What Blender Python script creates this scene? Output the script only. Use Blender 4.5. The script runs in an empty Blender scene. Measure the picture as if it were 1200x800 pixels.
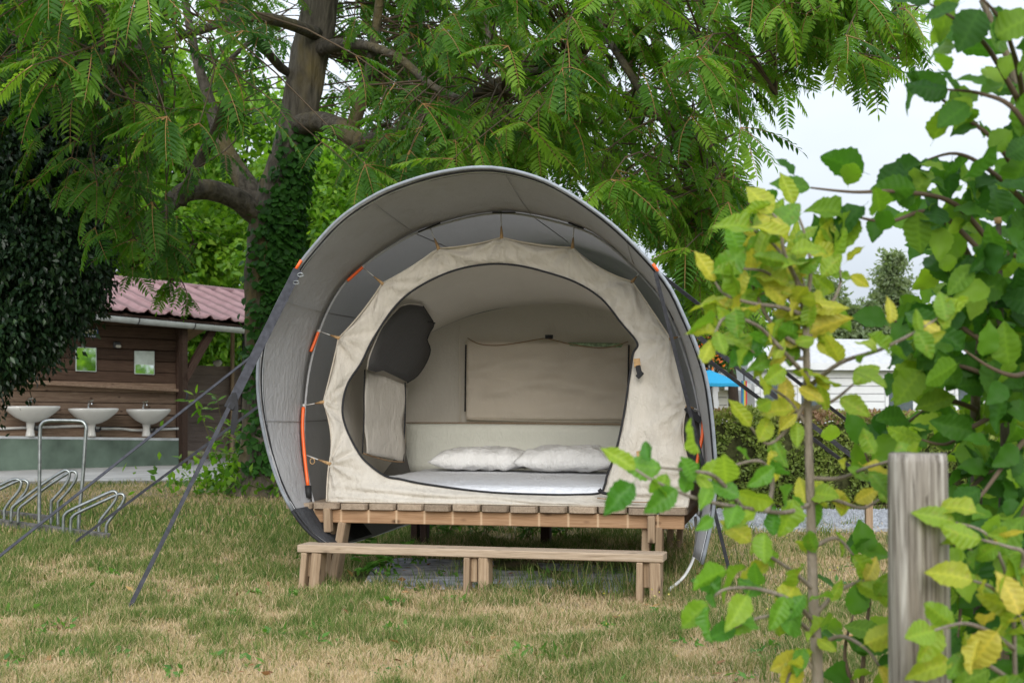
import bpy, bmesh, math, random
import numpy as np
from mathutils import Vector, Matrix, Quaternion
from mathutils.bvhtree import BVHTree
from mathutils import noise as mnoise

rnd = random.Random(7)
rng = np.random.default_rng(11)
sc = bpy.context.scene
COL = sc.collection
R = math.radians

# ------------------------------------------------------------------ camera
F = 1600.0
TILT = R(2.4)
CZ = 0.96
cam_d = bpy.data.cameras.new('camera')
cam = bpy.data.objects.new('camera', cam_d)
COL.objects.link(cam)
cam.location = (0, 0, CZ)
cam.rotation_euler = (R(90) + TILT, 0, 0)
cam_d.lens = F / 1200 * 36
cam_d.sensor_width = 36
cam_d.clip_end = 600
cam_d.clip_start = 0.05
cam_d.dof.use_dof = True
cam_d.dof.focus_distance = 7.0
cam_d.dof.aperture_fstop = 6.3
sc.camera = cam

# ------------------------------------------------------------------ world and sun
SUN_EL, SUN_AZ = R(24), R(178)          # azimuth clockwise from +Y: behind the camera, to its right
w = bpy.data.worlds.new('World'); sc.world = w; w.use_nodes = True
nt = w.node_tree; nt.nodes.clear()
wo = nt.nodes.new('ShaderNodeOutputWorld'); bg = nt.nodes.new('ShaderNodeBackground')
sky = nt.nodes.new('ShaderNodeTexSky'); sky.sky_type = 'NISHITA'; sky.sun_disc = False
sky.sun_elevation = SUN_EL; sky.sun_rotation = SUN_AZ; sky.dust_density = 2.0
tc = nt.nodes.new('ShaderNodeTexCoord')
mp = nt.nodes.new('ShaderNodeMapping'); mp.inputs['Scale'].default_value = (1.0, 1.0, 2.6)
nz = nt.nodes.new('ShaderNodeTexNoise'); nz.inputs['Scale'].default_value = 1.9; nz.inputs['Detail'].default_value = 5
rp = nt.nodes.new('ShaderNodeValToRGB')
rp.color_ramp.elements[0].position = 0.3; rp.color_ramp.elements[0].color = (6.4, 7.2, 8.3, 1)
rp.color_ramp.elements[1].position = 0.7; rp.color_ramp.elements[1].color = (9.4, 10.0, 10.7, 1)
mx = nt.nodes.new('ShaderNodeMix'); mx.data_type = 'RGBA'; mx.inputs[0].default_value = 0.9
nt.links.new(tc.outputs['Generated'], mp.inputs[0]); nt.links.new(mp.outputs[0], nz.inputs['Vector'])
nt.links.new(nz.outputs['Fac'], rp.inputs[0])
nt.links.new(sky.outputs[0], mx.inputs[6]); nt.links.new(rp.outputs[0], mx.inputs[7])
# overcast sky: about three times brighter overhead than at the horizon (CIE standard overcast sky)
sx_ = nt.nodes.new('ShaderNodeSeparateXYZ'); ma = nt.nodes.new('ShaderNodeMath'); ma.operation = 'MULTIPLY_ADD'; ma.use_clamp = False
mm_ = nt.nodes.new('ShaderNodeMath'); mm_.operation = 'MAXIMUM'; mm_.inputs[1].default_value = 0.0
nt.links.new(tc.outputs['Generated'], sx_.inputs[0]); nt.links.new(sx_.outputs[2], mm_.inputs[0]); nt.links.new(mm_.outputs[0], ma.inputs[0])
ma.inputs[1].default_value = 1.10; ma.inputs[2].default_value = 0.52
vs = nt.nodes.new('ShaderNodeVectorMath'); vs.operation = 'SCALE'; nt.links.new(mx.outputs[2], vs.inputs[0]); nt.links.new(ma.outputs[0], vs.inputs['Scale'])
nt.links.new(vs.outputs[0], bg.inputs[0]); bg.inputs[1].default_value = 0.1
nt.links.new(bg.outputs[0], wo.inputs[0])

sd = bpy.data.lights.new('sun', 'SUN'); sd.energy = 1.5; sd.angle = R(36); sd.color = (1, 0.965, 0.91)
so = bpy.data.objects.new('sun', sd); COL.objects.link(so)
sdir = Vector((math.sin(SUN_AZ) * math.cos(SUN_EL), math.cos(SUN_AZ) * math.cos(SUN_EL), math.sin(SUN_EL)))
so.rotation_euler = sdir.to_track_quat('Z', 'Y').to_euler(); so.location = (3, -4, 12)

sc.view_settings.view_transform = 'Standard'; sc.view_settings.look = 'None'
sc.view_settings.exposure = 0.72; sc.view_settings.gamma = 1.0
sc.render.engine = 'CYCLES'
cy = sc.cycles
cy.max_bounces = 7; cy.diffuse_bounces = 4; cy.glossy_bounces = 3; cy.transmission_bounces = 4
cy.use_denoising = True
cy.caustics_reflective = False; cy.caustics_refractive = False

# ------------------------------------------------------------------ projection helpers
def ray(px, py):
    x = (px - 600) / F; y = (400 - py) / F
    return Vector((x, math.cos(TILT) - y * math.sin(TILT), math.sin(TILT) + y * math.cos(TILT)))
CAM = Vector((0, 0, CZ))
def at(px, py, Y):
    d = ray(px, py); return CAM + d * (Y / d.y)
def gnd(px, py, z=0.0):
    d = ray(px, py); return CAM + d * ((z - CZ) / d.z)
def planehit(px, py, p0, n):
    d = ray(px, py); return CAM + d * ((p0 - CAM).dot(n) / d.dot(n))

# ------------------------------------------------------------------ object helpers
def wm(o):
    return (wm(o.parent) @ o.matrix_parent_inverse @ o.matrix_basis) if o.parent else o.matrix_basis.copy()
def par(o, p):
    if p is not None:
        o.parent = p; o.matrix_parent_inverse = wm(p).inverted()
    return o
def tag(o, label=None, cat=None, group=None, kind=None):
    if label: o['label'] = label
    if cat: o['category'] = cat
    if group: o['group'] = group
    if kind: o['kind'] = kind
    return o
def thing(name, loc, label, cat, group=None, rz=0):
    o = bpy.data.objects.new(name, None); COL.objects.link(o); o.location = loc; o.rotation_euler = (0, 0, rz)
    o.empty_display_size = 0.1
    return tag(o, label, cat, group)
def link(name, me, mat=None, parent=None, matrix=None):
    o = bpy.data.objects.new(name, me); COL.objects.link(o)
    if matrix is not None: o.matrix_basis = matrix
    if mat is not None:
        for m in (mat if isinstance(mat, (list, tuple)) else [mat]): me.materials.append(m)
    return par(o, parent)
def smooth(me, v=True):
    me.polygons.foreach_set('use_smooth', [v] * len(me.polygons)); me.update()
def mesh_pf(name, V, Fc, mat=None, parent=None, sm=False, matrix=None):
    me = bpy.data.meshes.new(name); me.from_pydata([tuple(v) for v in V], [], Fc); me.update()
    if sm: smooth(me)
    return link(name, me, mat, parent, matrix)
def bm_obj(name, bm, mat=None, parent=None, sm=False, matrix=None):
    me = bpy.data.meshes.new(name); bm.to_mesh(me); bm.free()
    if sm: smooth(me)
    return link(name, me, mat, parent, matrix)
def frame_from(p0, p1, up=Vector((0, 0, 1))):
    x = (p1 - p0).normalized()
    y = up.cross(x)
    if y.length < 1e-4: y = Vector((0, 1, 0)).cross(x)
    y.normalize(); z = x.cross(y)
    m = Matrix((x, y, z)).transposed().to_4x4()
    m.translation = (p0 + p1) / 2
    return m
def plank(name, p0, p1, wid, thk, mat, parent=None, bev=0.004, up=Vector((0, 0, 1)), wob=0.0):
    """box from p0 to p1, wid across (local y), thk along up (local z)"""
    p0, p1 = Vector(p0), Vector(p1)
    L = (p1 - p0).length
    bm = bmesh.new(); bmesh.ops.create_cube(bm, size=1.0)
    if bev > 0:
        bmesh.ops.scale(bm, vec=(L, wid, thk), verts=bm.verts)
        bmesh.ops.bevel(bm, geom=list(bm.edges), offset=min(bev, thk * .4, wid * .4), segments=1, affect='EDGES')
    else:
        bmesh.ops.scale(bm, vec=(L, wid, thk), verts=bm.verts)
    if wob:
        for v in bm.verts: v.co += Vector((rnd.uniform(-wob, wob) for _ in range(3)))
    return bm_obj(name, bm, mat, parent, matrix=frame_from(p0, p1, up))
def tube_geo(pts, rad, seg=8, cap=True):
    pts = [Vector(p) for p in pts]; n = len(pts)
    if not isinstance(rad, (list, tuple)): rad = [rad] * n
    V, Fc = [], []
    ref = None
    for i, p in enumerate(pts):
        t = (pts[min(i + 1, n - 1)] - pts[max(i - 1, 0)])
        t = t.normalized() if t.length > 1e-9 else Vector((0, 0, 1))
        if ref is None:
            ref = t.orthogonal().normalized()
        ref = (ref - t * ref.dot(t)); ref = ref.normalized() if ref.length > 1e-6 else t.orthogonal().normalized()
        b = t.cross(ref)
        for k in range(seg):
            a = 2 * math.pi * k / seg
            V.append(p + (ref * math.cos(a) + b * math.sin(a)) * rad[i])
    for i in range(n - 1):
        for k in range(seg):
            a, b2 = i * seg + k, i * seg + (k + 1) % seg
            Fc.append((a, b2, b2 + seg, a + seg))
    if cap:
        Fc.append(tuple(range(seg))[::-1]); Fc.append(tuple(range((n - 1) * seg, n * seg)))
    return V, Fc
def tube(name, pts, rad, mat, parent=None, seg=8, sm=True):
    V, Fc = tube_geo(pts, rad, seg)
    return mesh_pf(name, V, Fc, mat, parent, sm)
def cr(pts, n, closed=False):
    """Catmull-Rom through pts, n samples per span"""
    pts = [Vector(p) for p in pts]; N = len(pts); out = []
    spans = N if closed else N - 1
    for i in range(spans):
        g = lambda k: pts[k % N] if closed else pts[max(0, min(N - 1, k))]
        p0, p1, p2, p3 = g(i - 1), g(i), g(i + 1), g(i + 2)
        for s in range(n):
            t = s / n
            out.append(0.5 * ((2 * p1) + (p2 - p0) * t + (2 * p0 - 5 * p1 + 4 * p2 - p3) * t * t + (3 * p1 - p0 - 3 * p2 + p3) * t ** 3))
    if not closed: out.append(pts[-1])
    return out
def resample(pts, n):
    d = [0]
    for a, b in zip(pts, pts[1:]): d.append(d[-1] + (b - a).length)
    out = []; j = 0
    for i in range(n):
        t = d[-1] * i / (n - 1)
        while j < len(d) - 2 and d[j + 1] < t: j += 1
        f = (t - d[j]) / max(1e-9, d[j + 1] - d[j])
        out.append(pts[j].lerp(pts[j + 1], min(1, f)))
    return out
def ribbon(name, pts, wid, mat, parent=None, thk=0.002, side=Vector((1, 0, 0))):
    """flat strap along pts; side = width direction"""
    V, Fc = [], []
    n = len(pts)
    if not isinstance(wid, (list, tuple)): wid = [wid] * n
    for i, p in enumerate(pts):
        t = (pts[min(i + 1, n - 1)] - pts[max(i - 1, 0)]).normalized()
        s = (side - t * side.dot(t)).normalized(); q = t.cross(s) * thk
        for a, b in ((-1, -1), (1, -1), (1, 1), (-1, 1)):
            V.append(p + s * (wid[i] / 2 * a) + q * b)
    for i in range(n - 1):
        for k in range(4):
            a, b = i * 4 + k, i * 4 + (k + 1) % 4
            Fc.append((a, b, b + 4, a + 4))
    Fc += [(3, 2, 1, 0), tuple(range(n * 4 - 4, n * 4))]
    return mesh_pf(name, V, Fc, mat, parent)

# big meshes stamped with numpy ------------------------------------
def stamp(name, tv, tf, pos, mats, tint, mat, parent=None, fm=None, sm=False):
    """tv (k,3), tf list of tris/quads, pos (N,3), mats (N,3,3) columns = local axes, tint (N)"""
    tv = np.asarray(tv, float); N = len(pos); k = len(tv)
    V = np.einsum('nij,kj->nki', mats, tv) + pos[:, None, :]
    V = V.reshape(-1, 3)
    lt = [len(f) for f in tf]; flat = np.concatenate([np.array(f) for f in tf])
    loops = (flat[None, :] + (np.arange(N) * k)[:, None]).ravel()
    tot = np.tile(np.array(lt), N); st = np.concatenate([[0], np.cumsum(tot)[:-1]])
    me = bpy.data.meshes.new(name)
    me.vertices.add(len(V)); me.vertices.foreach_set('co', V.ravel().astype(np.float32))
    me.loops.add(len(loops)); me.loops.foreach_set('vertex_index', loops.astype(np.int32))
    me.polygons.add(len(tot)); me.polygons.foreach_set('loop_start', st.astype(np.int32))
    me.polygons.foreach_set('loop_total', tot.astype(np.int32))
    if fm is not None: me.polygons.foreach_set('material_index', np.tile(np.array(fm, dtype=np.int32), N))
    if sm: me.polygons.foreach_set('use_smooth', np.ones(len(tot), dtype=bool))
    at_ = me.attributes.new('tint', 'FLOAT', 'POINT')
    at_.data.foreach_set('value', np.repeat(np.asarray(tint, float) + 1.0, k).astype(np.float32))
    me.update(calc_edges=True)
    return link(name, me, mat, parent)
def basis(d, n):
    """(N,3) direction d (local x) and approximate normal n (local z) -> (N,3,3)"""
    d = d / np.linalg.norm(d, axis=1, keepdims=True)
    y = np.cross(n, d); y /= np.maximum(1e-6, np.linalg.norm(y, axis=1, keepdims=True))
    z = np.cross(d, y)
    return np.stack([d, y, z], axis=2)
def rand_dirs(N, up=0.0, r=rng):
    v = r.normal(size=(N, 3)); v[:, 2] += up
    return v / np.linalg.norm(v, axis=1, keepdims=True)

# ------------------------------------------------------------------ materials
def lin(c):
    return tuple((x / 12.92 if x <= .04045 else ((x + .055) / 1.055) ** 2.4) for x in c)
class NT:
    def __init__(s, name):
        s.m = bpy.data.materials.new(name); s.m.use_nodes = True; s.t = s.m.node_tree
        s.b = s.t.nodes['Principled BSDF']; s.out = s.t.nodes['Material Output']
    def n(s, ty, **kw):
        nd = s.t.nodes.new(ty)
        for k, v in kw.items():
            if k in nd.inputs: nd.inputs[k].default_value = v
            else: setattr(nd, k, v)
        return nd
    def l(s, a, b): s.t.links.new(a, b)
    def obj(s, scale=(1, 1, 1), rand=True):
        tcn = s.n('ShaderNodeTexCoord'); mpn = s.n('ShaderNodeMapping'); mpn.inputs['Scale'].default_value = scale
        s.l(tcn.outputs['Object'], mpn.inputs[0])
        if rand:
            oi = s.n('ShaderNodeObjectInfo'); ml = s.n('ShaderNodeMath', operation='MULTIPLY'); ml.inputs[1].default_value = 37.0
            s.l(oi.outputs['Random'], ml.inputs[0]); cx = s.n('ShaderNodeCombineXYZ')
            s.l(ml.outputs[0], cx.inputs[0]); s.l(ml.outputs[0], cx.inputs[1]); s.l(cx.outputs[0], mpn.inputs['Location'])
        return mpn.outputs[0]
    def noise(s, vec, scale, detail=3, rough=.55, dist=0):
        a = s.n('ShaderNodeTexNoise'); a.inputs['Scale'].default_value = scale; a.inputs['Detail'].default_value = detail
        a.inputs['Roughness'].default_value = rough; a.inputs['Distortion'].default_value = dist
        s.l(vec, a.inputs['Vector']); return a.outputs['Fac']
    def ramp(s, fac, stops):
        r = s.n('ShaderNodeValToRGB'); e = r.color_ramp.elements
        while len(e) < len(stops): e.new(.5)
        for q, (p, c) in zip(e, stops): q.position = p; q.color = (*c[:3], 1)
        s.l(fac, r.inputs[0]); return r.outputs[0]
    def mix(s, fac, a, b, mode='MIX'):
        m = s.n('ShaderNodeMix'); m.data_type = 'RGBA'; m.blend_type = mode
        for i, v in ((0, fac), (6, a), (7, b)):
            if hasattr(v, 'links') or hasattr(v, 'is_linked'): s.l(v, m.inputs[i])
            else: m.inputs[i].default_value = v if i == 0 else (*v[:3], 1)
        return m.outputs[2]
    def bump(s, h, st=.3, dist=.01):
        b = s.n('ShaderNodeBump'); b.inputs['Strength'].default_value = st; b.inputs['Distance'].default_value = dist
        s.l(h, b.inputs['Height']); s.l(b.outputs[0], s.b.inputs['Normal'])
    def fin(s, rough=.7, spec=.3, metal=0):
        s.b.inputs['Roughness'].default_value = rough; s.b.inputs['Specular IOR Level'].default_value = spec
        s.b.inputs['Metallic'].default_value = metal; return s.m

def m_plain(name, c, rough=.6, spec=.3, metal=0, var=.15, scale=12, bump=.1):
    s = NT(name); v = s.obj(); f = s.noise(v, scale, 4)
    lo = tuple(x * (1 - var) for x in c); hi = tuple(min(1, x * (1 + var)) for x in c)
    s.l(s.ramp(f, [(.3, lo), (.7, hi)]), s.b.inputs['Base Color'])
    if bump: s.bump(s.noise(v, scale * 6, 3), bump, .003)
    return s.fin(rough, spec, metal)
def m_wood(name, dark, mid, light, rough=.8, gs=1.0, knots=True, tone=.35, bump=.5):
    s = NT(name)
    v = s.obj((1.2 * gs, 22 * gs, 22 * gs)); g = s.noise(v, 2.2, 6, .62, 1.2)
    v2 = s.obj((3, 6, 6)); b = s.noise(v2, 1.3, 3)
    v3 = s.obj((2.5, 120, 120)); fi = s.noise(v3, 3, 3, .6)
    c = s.ramp(g, [(.28, dark), (.48, mid), (.72, light)])
    c = s.mix(s.ramp(b, [(.35, (0, 0, 0)), (.75, (.6, .6, .6))]), c, mid)
    c = s.mix(.35, c, s.ramp(fi, [(.3, tuple(x * .6 for x in dark)), (.6, light)]))
    oi = s.n('ShaderNodeObjectInfo')
    tn = s.ramp(oi.outputs['Random'], [(0, (1 - tone,) * 3), (1, (1 + tone * .5,) * 3)])
    c = s.mix(1.0, c, tn, 'MULTIPLY')
    if knots:
        vk = s.obj((3.2, 7, 7)); vo = s.n('ShaderNodeTexVoronoi'); vo.inputs['Scale'].default_value = 1.6
        s.l(vk, vo.inputs['Vector'])
        kf = s.ramp(vo.outputs['Distance'], [(.05, (1, 1, 1)), (.16, (0, 0, 0))])
        c = s.mix(kf, c, tuple(x * .45 for x in dark))
    s.l(c, s.b.inputs['Base Color'])
    s.bump(fi, bump, .004)
    return s.fin(rough, .2)
def m_cloth(name, c, var=.06, rough=.9, weave=1400, dirt=(.5, .45, .38), dirtamt=.25, trans=0.0, fold=.25, tcol=None):
    s = NT(name); v = s.obj(rand=False)
    f = s.noise(v, 2.2, 5, .6)
    lo = tuple(x * (1 - var) for x in c)
    col = s.ramp(f, [(.3, lo), (.7, c)])
    d = s.noise(v, 5.5, 6, .7, .5)
    col = s.mix(s.ramp(d, [(.52, (0, 0, 0)), (.8, (dirtamt,) * 3)]), col, tuple(a * b for a, b in zip(c, dirt)))
    s.l(col, s.b.inputs['Base Color'])
    vz = s.obj((5, 5, 1.6), rand=False); cr_ = s.noise(vz, 5, 5, .65, 1.4)
    fo0 = s.noise(v, 7, 4, .6, .8); fa = s.n('ShaderNodeMath', operation='ADD'); s.l(fo0, fa.inputs[0]); s.l(cr_, fa.inputs[1]); fo = fa.outputs[0]; we = s.noise(v, weave / 10, 2)
    ad = s.n('ShaderNodeMath', operation='MULTIPLY_ADD'); ad.inputs[1].default_value = .06
    s.l(we, ad.inputs[0]); s.l(fo, ad.inputs[2])
    s.bump(ad.outputs[0], min(1, fold * 1.7), .025)
    s.fin(rough, .15)
    if trans > 0:
        tr = s.n('ShaderNodeBsdfTranslucent'); tr.inputs[0].default_value = (*(tcol or c), 1); ms = s.n('ShaderNodeMixShader'); ms.inputs[0].default_value = trans
        s.l(s.b.outputs[0], ms.inputs[1]); s.l(tr.outputs[0], ms.inputs[2]); s.l(ms.outputs[0], s.out.inputs[0])
    return s.m
def m_leaf(name, stops, trans=.35, rough=.42, tcol=(1.5, 1.6, .7), veins=False, spec=.4, blotch=None):
    """stops: colours along the tint; parts without a tint take the object's random value"""
    s = NT(name)
    a = s.n('ShaderNodeAttribute', attribute_name='tint'); oi = s.n('ShaderNodeObjectInfo')
    g = s.n('ShaderNodeMath', operation='GREATER_THAN'); g.inputs[1].default_value = .5; s.l(a.outputs['Fac'], g.inputs[0])
    sb = s.n('ShaderNodeMath', operation='SUBTRACT'); sb.inputs[1].default_value = 1; s.l(a.outputs['Fac'], sb.inputs[0])
    mxf = s.n('ShaderNodeMix'); s.l(g.outputs[0], mxf.inputs[0]); s.l(oi.outputs['Random'], mxf.inputs[2]); s.l(sb.outputs[0], mxf.inputs[3])
    c = s.ramp(mxf.outputs[0], stops)
    v = s.obj(rand=False)
    if blotch:
        bn = s.noise(v, 9, 3); c = s.mix(s.ramp(bn, [(.56, (0, 0, 0)), (.78, (.45, .45, .45))]), c, blotch)
    if veins:
        uv = s.n('ShaderNodeAttribute', attribute_name='vein')
        vc = s.ramp(uv.outputs['Fac'], [(.0, (1.3, 1.22, 1.15)), (.16, (1.04, 1.03, 1.02)), (.45, (.95, .96, .94)), (1, (1.04, 1.03, 1))])
        c = s.mix(1.0, c, vc, 'MULTIPLY')
        s.bump(uv.outputs['Fac'], .6, .003)
    s.l(c, s.b.inputs['Base Color']); s.fin(rough, spec)
    tr = s.n('ShaderNodeBsdfTranslucent'); tcx = s.mix(1.0, c, tcol, 'MULTIPLY'); s.l(tcx, tr.inputs[0])
    ms = s.n('ShaderNodeMixShader'); ms.inputs[0].default_value = trans
    s.l(s.b.outputs[0], ms.inputs[1]); s.l(tr.outputs[0], ms.inputs[2]); s.l(ms.outputs[0], s.out.inputs[0])
    return s.m

MT = {}
MT['cream'] = m_cloth('cream_canvas', (.63, .58, .505), dirtamt=.4, fold=.35, trans=.12)
MT['cream_in'] = m_cloth('inner_canvas', (.87, .81, .71), dirtamt=.15, fold=.3, trans=.5, tcol=(.85, .76, .62))
MT['cream_low'] = m_cloth('lower_wall_canvas', (.76, .76, .67), dirtamt=.12, fold=.2)
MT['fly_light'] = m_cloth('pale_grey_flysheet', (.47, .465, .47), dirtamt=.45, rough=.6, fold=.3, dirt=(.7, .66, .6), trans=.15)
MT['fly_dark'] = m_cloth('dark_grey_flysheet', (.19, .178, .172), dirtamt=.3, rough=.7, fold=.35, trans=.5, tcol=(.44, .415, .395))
MT['fly_out'] = m_cloth('silver_flysheet', (.42, .45, .49), dirtamt=.3, rough=.5, fold=.2, trans=.5, tcol=(.8, .8, .8))
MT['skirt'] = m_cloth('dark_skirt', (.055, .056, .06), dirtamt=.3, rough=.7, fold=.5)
MT['mesh_dark'] = m_cloth('dark_mesh', (.085, .082, .08), dirtamt=.1, rough=.8, fold=.3)
MT['black'] = m_plain('black_webbing', (.018, .018, .02), .7, .3, var=.3, scale=60)
MT['strap'] = m_plain('grey_strap', (.052, .053, .062), .8, .2, var=.3, scale=40)
MT['piping'] = m_plain('brown_piping', (.27, .17, .09), .8)
MT['tan'] = m_plain('tan_loop', (.40, .25, .12), .8, var=.25, scale=60)
MT['cord'] = m_plain('pale_cord', (.55, .53, .50), .7)
MT['rimsilver'] = m_plain('rim_edging', (.24, .26, .29), .45, .5, var=.15, scale=30)
MT['orange'] = m_plain('orange_rod', (.85, .13, .02), .4, .5, var=.1)
MT['rubber'] = m_plain('black_rubber', (.02, .02, .02), .6)
MT['sheet'] = m_cloth('white_sheet', (.80, .81, .84), dirtamt=.05, fold=.35, rough=.8)
MT['pillow'] = m_cloth('pillow_cotton', (.88, .87, .85), dirtamt=.08, fold=.4, rough=.85)
MT['deck'] = m_wood('grey_deck_wood', (.15, .11, .08), (.30, .225, .16), (.44, .35, .26), tone=.3)
MT['deckb'] = m_wood('orange_beam_wood', (.19, .10, .05), (.35, .205, .11), (.47, .30, .18), tone=.12)
MT['leg'] = m_wood('leg_wood', (.17, .11, .065), (.36, .245, .15), (.50, .38, .26), tone=.25)
MT['bench'] = m_wood('bench_wood', (.22, .16, .11), (.42, .31, .21), (.56, .45, .34), tone=.05)
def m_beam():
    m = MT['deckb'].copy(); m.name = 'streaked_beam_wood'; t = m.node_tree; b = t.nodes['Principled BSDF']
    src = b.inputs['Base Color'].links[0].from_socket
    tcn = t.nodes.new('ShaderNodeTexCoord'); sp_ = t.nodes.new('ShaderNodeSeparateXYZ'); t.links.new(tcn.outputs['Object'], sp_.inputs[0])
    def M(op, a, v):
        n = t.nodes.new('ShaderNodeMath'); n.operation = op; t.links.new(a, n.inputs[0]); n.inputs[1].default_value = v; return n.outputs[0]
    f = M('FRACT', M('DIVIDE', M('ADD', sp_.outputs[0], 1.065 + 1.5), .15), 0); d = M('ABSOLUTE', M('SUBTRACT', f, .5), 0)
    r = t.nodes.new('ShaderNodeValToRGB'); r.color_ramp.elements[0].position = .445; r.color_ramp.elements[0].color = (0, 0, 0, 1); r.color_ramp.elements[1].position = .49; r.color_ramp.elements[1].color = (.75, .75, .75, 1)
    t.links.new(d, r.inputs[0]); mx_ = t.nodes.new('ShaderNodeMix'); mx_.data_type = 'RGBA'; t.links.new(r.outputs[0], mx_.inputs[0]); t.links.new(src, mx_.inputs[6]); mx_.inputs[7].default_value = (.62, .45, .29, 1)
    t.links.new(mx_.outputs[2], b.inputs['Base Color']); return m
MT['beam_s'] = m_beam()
MT['oldpost'] = m_wood('weathered_post_wood', (.10, .085, .07), (.29, .255, .22), (.47, .43, .385), tone=.02, gs=.9, bump=.9)
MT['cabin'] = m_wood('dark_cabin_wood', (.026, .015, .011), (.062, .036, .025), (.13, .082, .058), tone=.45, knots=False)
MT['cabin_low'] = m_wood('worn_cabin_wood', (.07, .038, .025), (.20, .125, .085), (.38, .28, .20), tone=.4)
MT['fencew'] = m_wood('grey_brown_fence_wood', (.09, .065, .055), (.18, .135, .115), (.29, .23, .195), tone=.35, knots=False)
MT['beamdark'] = m_wood('dark_beam', (.03, .016, .011), (.06, .034, .024), (.1, .06, .045), tone=.2, knots=False)
MT['green_wall'] = m_plain('green_render', (.115, .155, .12), .85, .2, var=.38, scale=2.2, bump=.3)
MT['ceramic'] = m_plain('white_ceramic', (.62, .60, .56), .12, .6, var=.06, scale=6, bump=0)
MT['chrome'] = m_plain('chrome', (.55, .56, .56), .22, .5, 1.0, var=.1)
MT['galv'] = m_plain('galvanised_steel', (.30, .32, .32), .38, .5, .85, var=.25, scale=25)
MT['railgrey'] = m_plain('rusty_rail', (.14, .13, .12), .7, .3, .3, var=.5, scale=18)
MT['mirror'] = m_plain('mirror_glass', (.80, .86, .82), .03, .5, 1.0, var=.02, bump=0)
MT['mframe'] = m_plain('mirror_edge', (.55, .62, .58), .4)
MT['zinc'] = m_plain('gutter_zinc', (.50, .52, .53), .45, .4, .2, var=.15, scale=8)
MT['roof'] = m_plain('faded_red_roof', (.265, .155, .155), .65, .3, var=.22, scale=5, bump=.15)
MT['concrete'] = m_plain('path_concrete', (.36, .34, .31), .9, .2, var=.2, scale=2.5, bump=.4)
MT['slab'] = m_plain('slab_concrete', (.34, .345, .37), .9, .2, var=.6, scale=9, bump=.6)
MT['gravel'] = m_plain('gravel_stone', (.38, .39, .42), .9, .2, var=.5, scale=45, bump=.8)
MT['bark'] = None
MT['white_pvc'] = m_plain('white_pvc', (.62, .61, .58), .4)
MT['siding'] = m_plain('white_siding', (.64, .65, .67), .6, .3, var=.07, scale=2, bump=0)
MT['siding_b'] = m_plain('beige_siding', (.55, .52, .46), .6, .3, var=.06, scale=2, bump=0)
MT['roofgrey'] = m_plain('pale_roof', (.45, .45, .46), .6)
MT['glass'] = m_plain('window_glass', (.08, .10, .11), .08, .6, var=.2, bump=0)
MT['bluecan'] = m_cloth('blue_parasol_cloth', (.05, .42, .70), dirtamt=.05, fold=.15, trans=.25)
MT['dark_metal'] = m_plain('dark_metal', (.05, .05, .055), .5, .4, .4)
MT['paper'] = m_plain('paper', (.72, .74, .76), .7, .2, var=.05)
MT['signblue'] = m_plain('sign_blue', (.04, .12, .36), .5)
MT['signcream'] = m_plain('sign_cream', (.66, .62, .45), .5)
MT['red'] = m_plain('flag_red', (.6, .05, .08), .7)
MT['yellow'] = m_plain('flag_yellow', (.7, .5, .06), .7)
MT['teal'] = m_plain('flag_teal', (.05, .35, .42), .7)
MT['orangefl'] = m_leaf('orange_petal', [(0, (.75, .12, .02)), (1, (.85, .28, .05))], .3)

def m_bark(name, lo, hi, moss, az=.16):
    s = NT(name); v = s.obj((1, 1, az), rand=False)
    a = s.noise(v, 16, 6, .65, .6); b = s.noise(s.obj((1, 1, .5), rand=False), 2.6, 4)
    c = s.ramp(a, [(.3, lo), (.7, hi)])
    c = s.mix(s.ramp(b, [(.5, (0, 0, 0)), (.68, (.75, .75, .75))]), c, moss)
    s.l(c, s.b.inputs['Base Color']); s.bump(a, 1.0, .04); return s.fin(.9, .1)
MT['bark'] = m_bark('tree_bark', (.045, .040, .032), (.19, .165, .13), (.21, .16, .065))
MT['bark_limb'] = m_bark('limb_bark', (.04, .035, .028), (.17, .148, .118), (.19, .15, .06), .8)
MT['bark_pale'] = m_bark('shrub_bark', (.14, .11, .085), (.33, .28, .23), (.2, .17, .12))
MT['bark_dark'] = m_bark('dark_bark', (.03, .024, .02), (.08, .06, .045), (.05, .05, .03))
MT['twig'] = m_plain('twig_bark', (.10, .07, .045), .8)
MT['twig_green'] = m_plain('green_stem', (.16, .15, .05), .7)

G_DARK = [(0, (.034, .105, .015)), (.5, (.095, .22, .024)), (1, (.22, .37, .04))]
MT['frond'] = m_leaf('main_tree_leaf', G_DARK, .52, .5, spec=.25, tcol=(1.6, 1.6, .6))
MT['rachis'] = m_plain('leaf_stalk', (.26, .15, .05), .6)
MT['bgleaf'] = m_leaf('background_leaf', [(0, (.05, .14, .012)), (.5, (.13, .27, .02)), (1, (.26, .40, .04))], .5, .5)
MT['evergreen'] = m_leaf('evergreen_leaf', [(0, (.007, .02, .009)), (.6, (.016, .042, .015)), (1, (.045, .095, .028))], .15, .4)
MT['ivy'] = m_leaf('ivy_leaf', [(0, (.014, .055, .008)), (1, (.04, .13, .016))], .25, .6, spec=.2)
MT['hedge'] = m_leaf('hedge_leaf', [(0, (.09, .14, .025)), (.5, (.20, .26, .05)), (.72, (.30, .33, .08)), (.86, (.21, .13, .07)), (1, (.30, .18, .11))], .25, .6)
MT['limeleaf'] = m_leaf('lime_leaf', [(0, (.11, .25, .02)), (.4, (.25, .38, .03)), (.78, (.42, .45, .045)), (1, (.55, .47, .08))], .45, .5, veins=True, blotch=(.33, .22, .06), tcol=(1.3, 1.25, .7))
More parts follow.
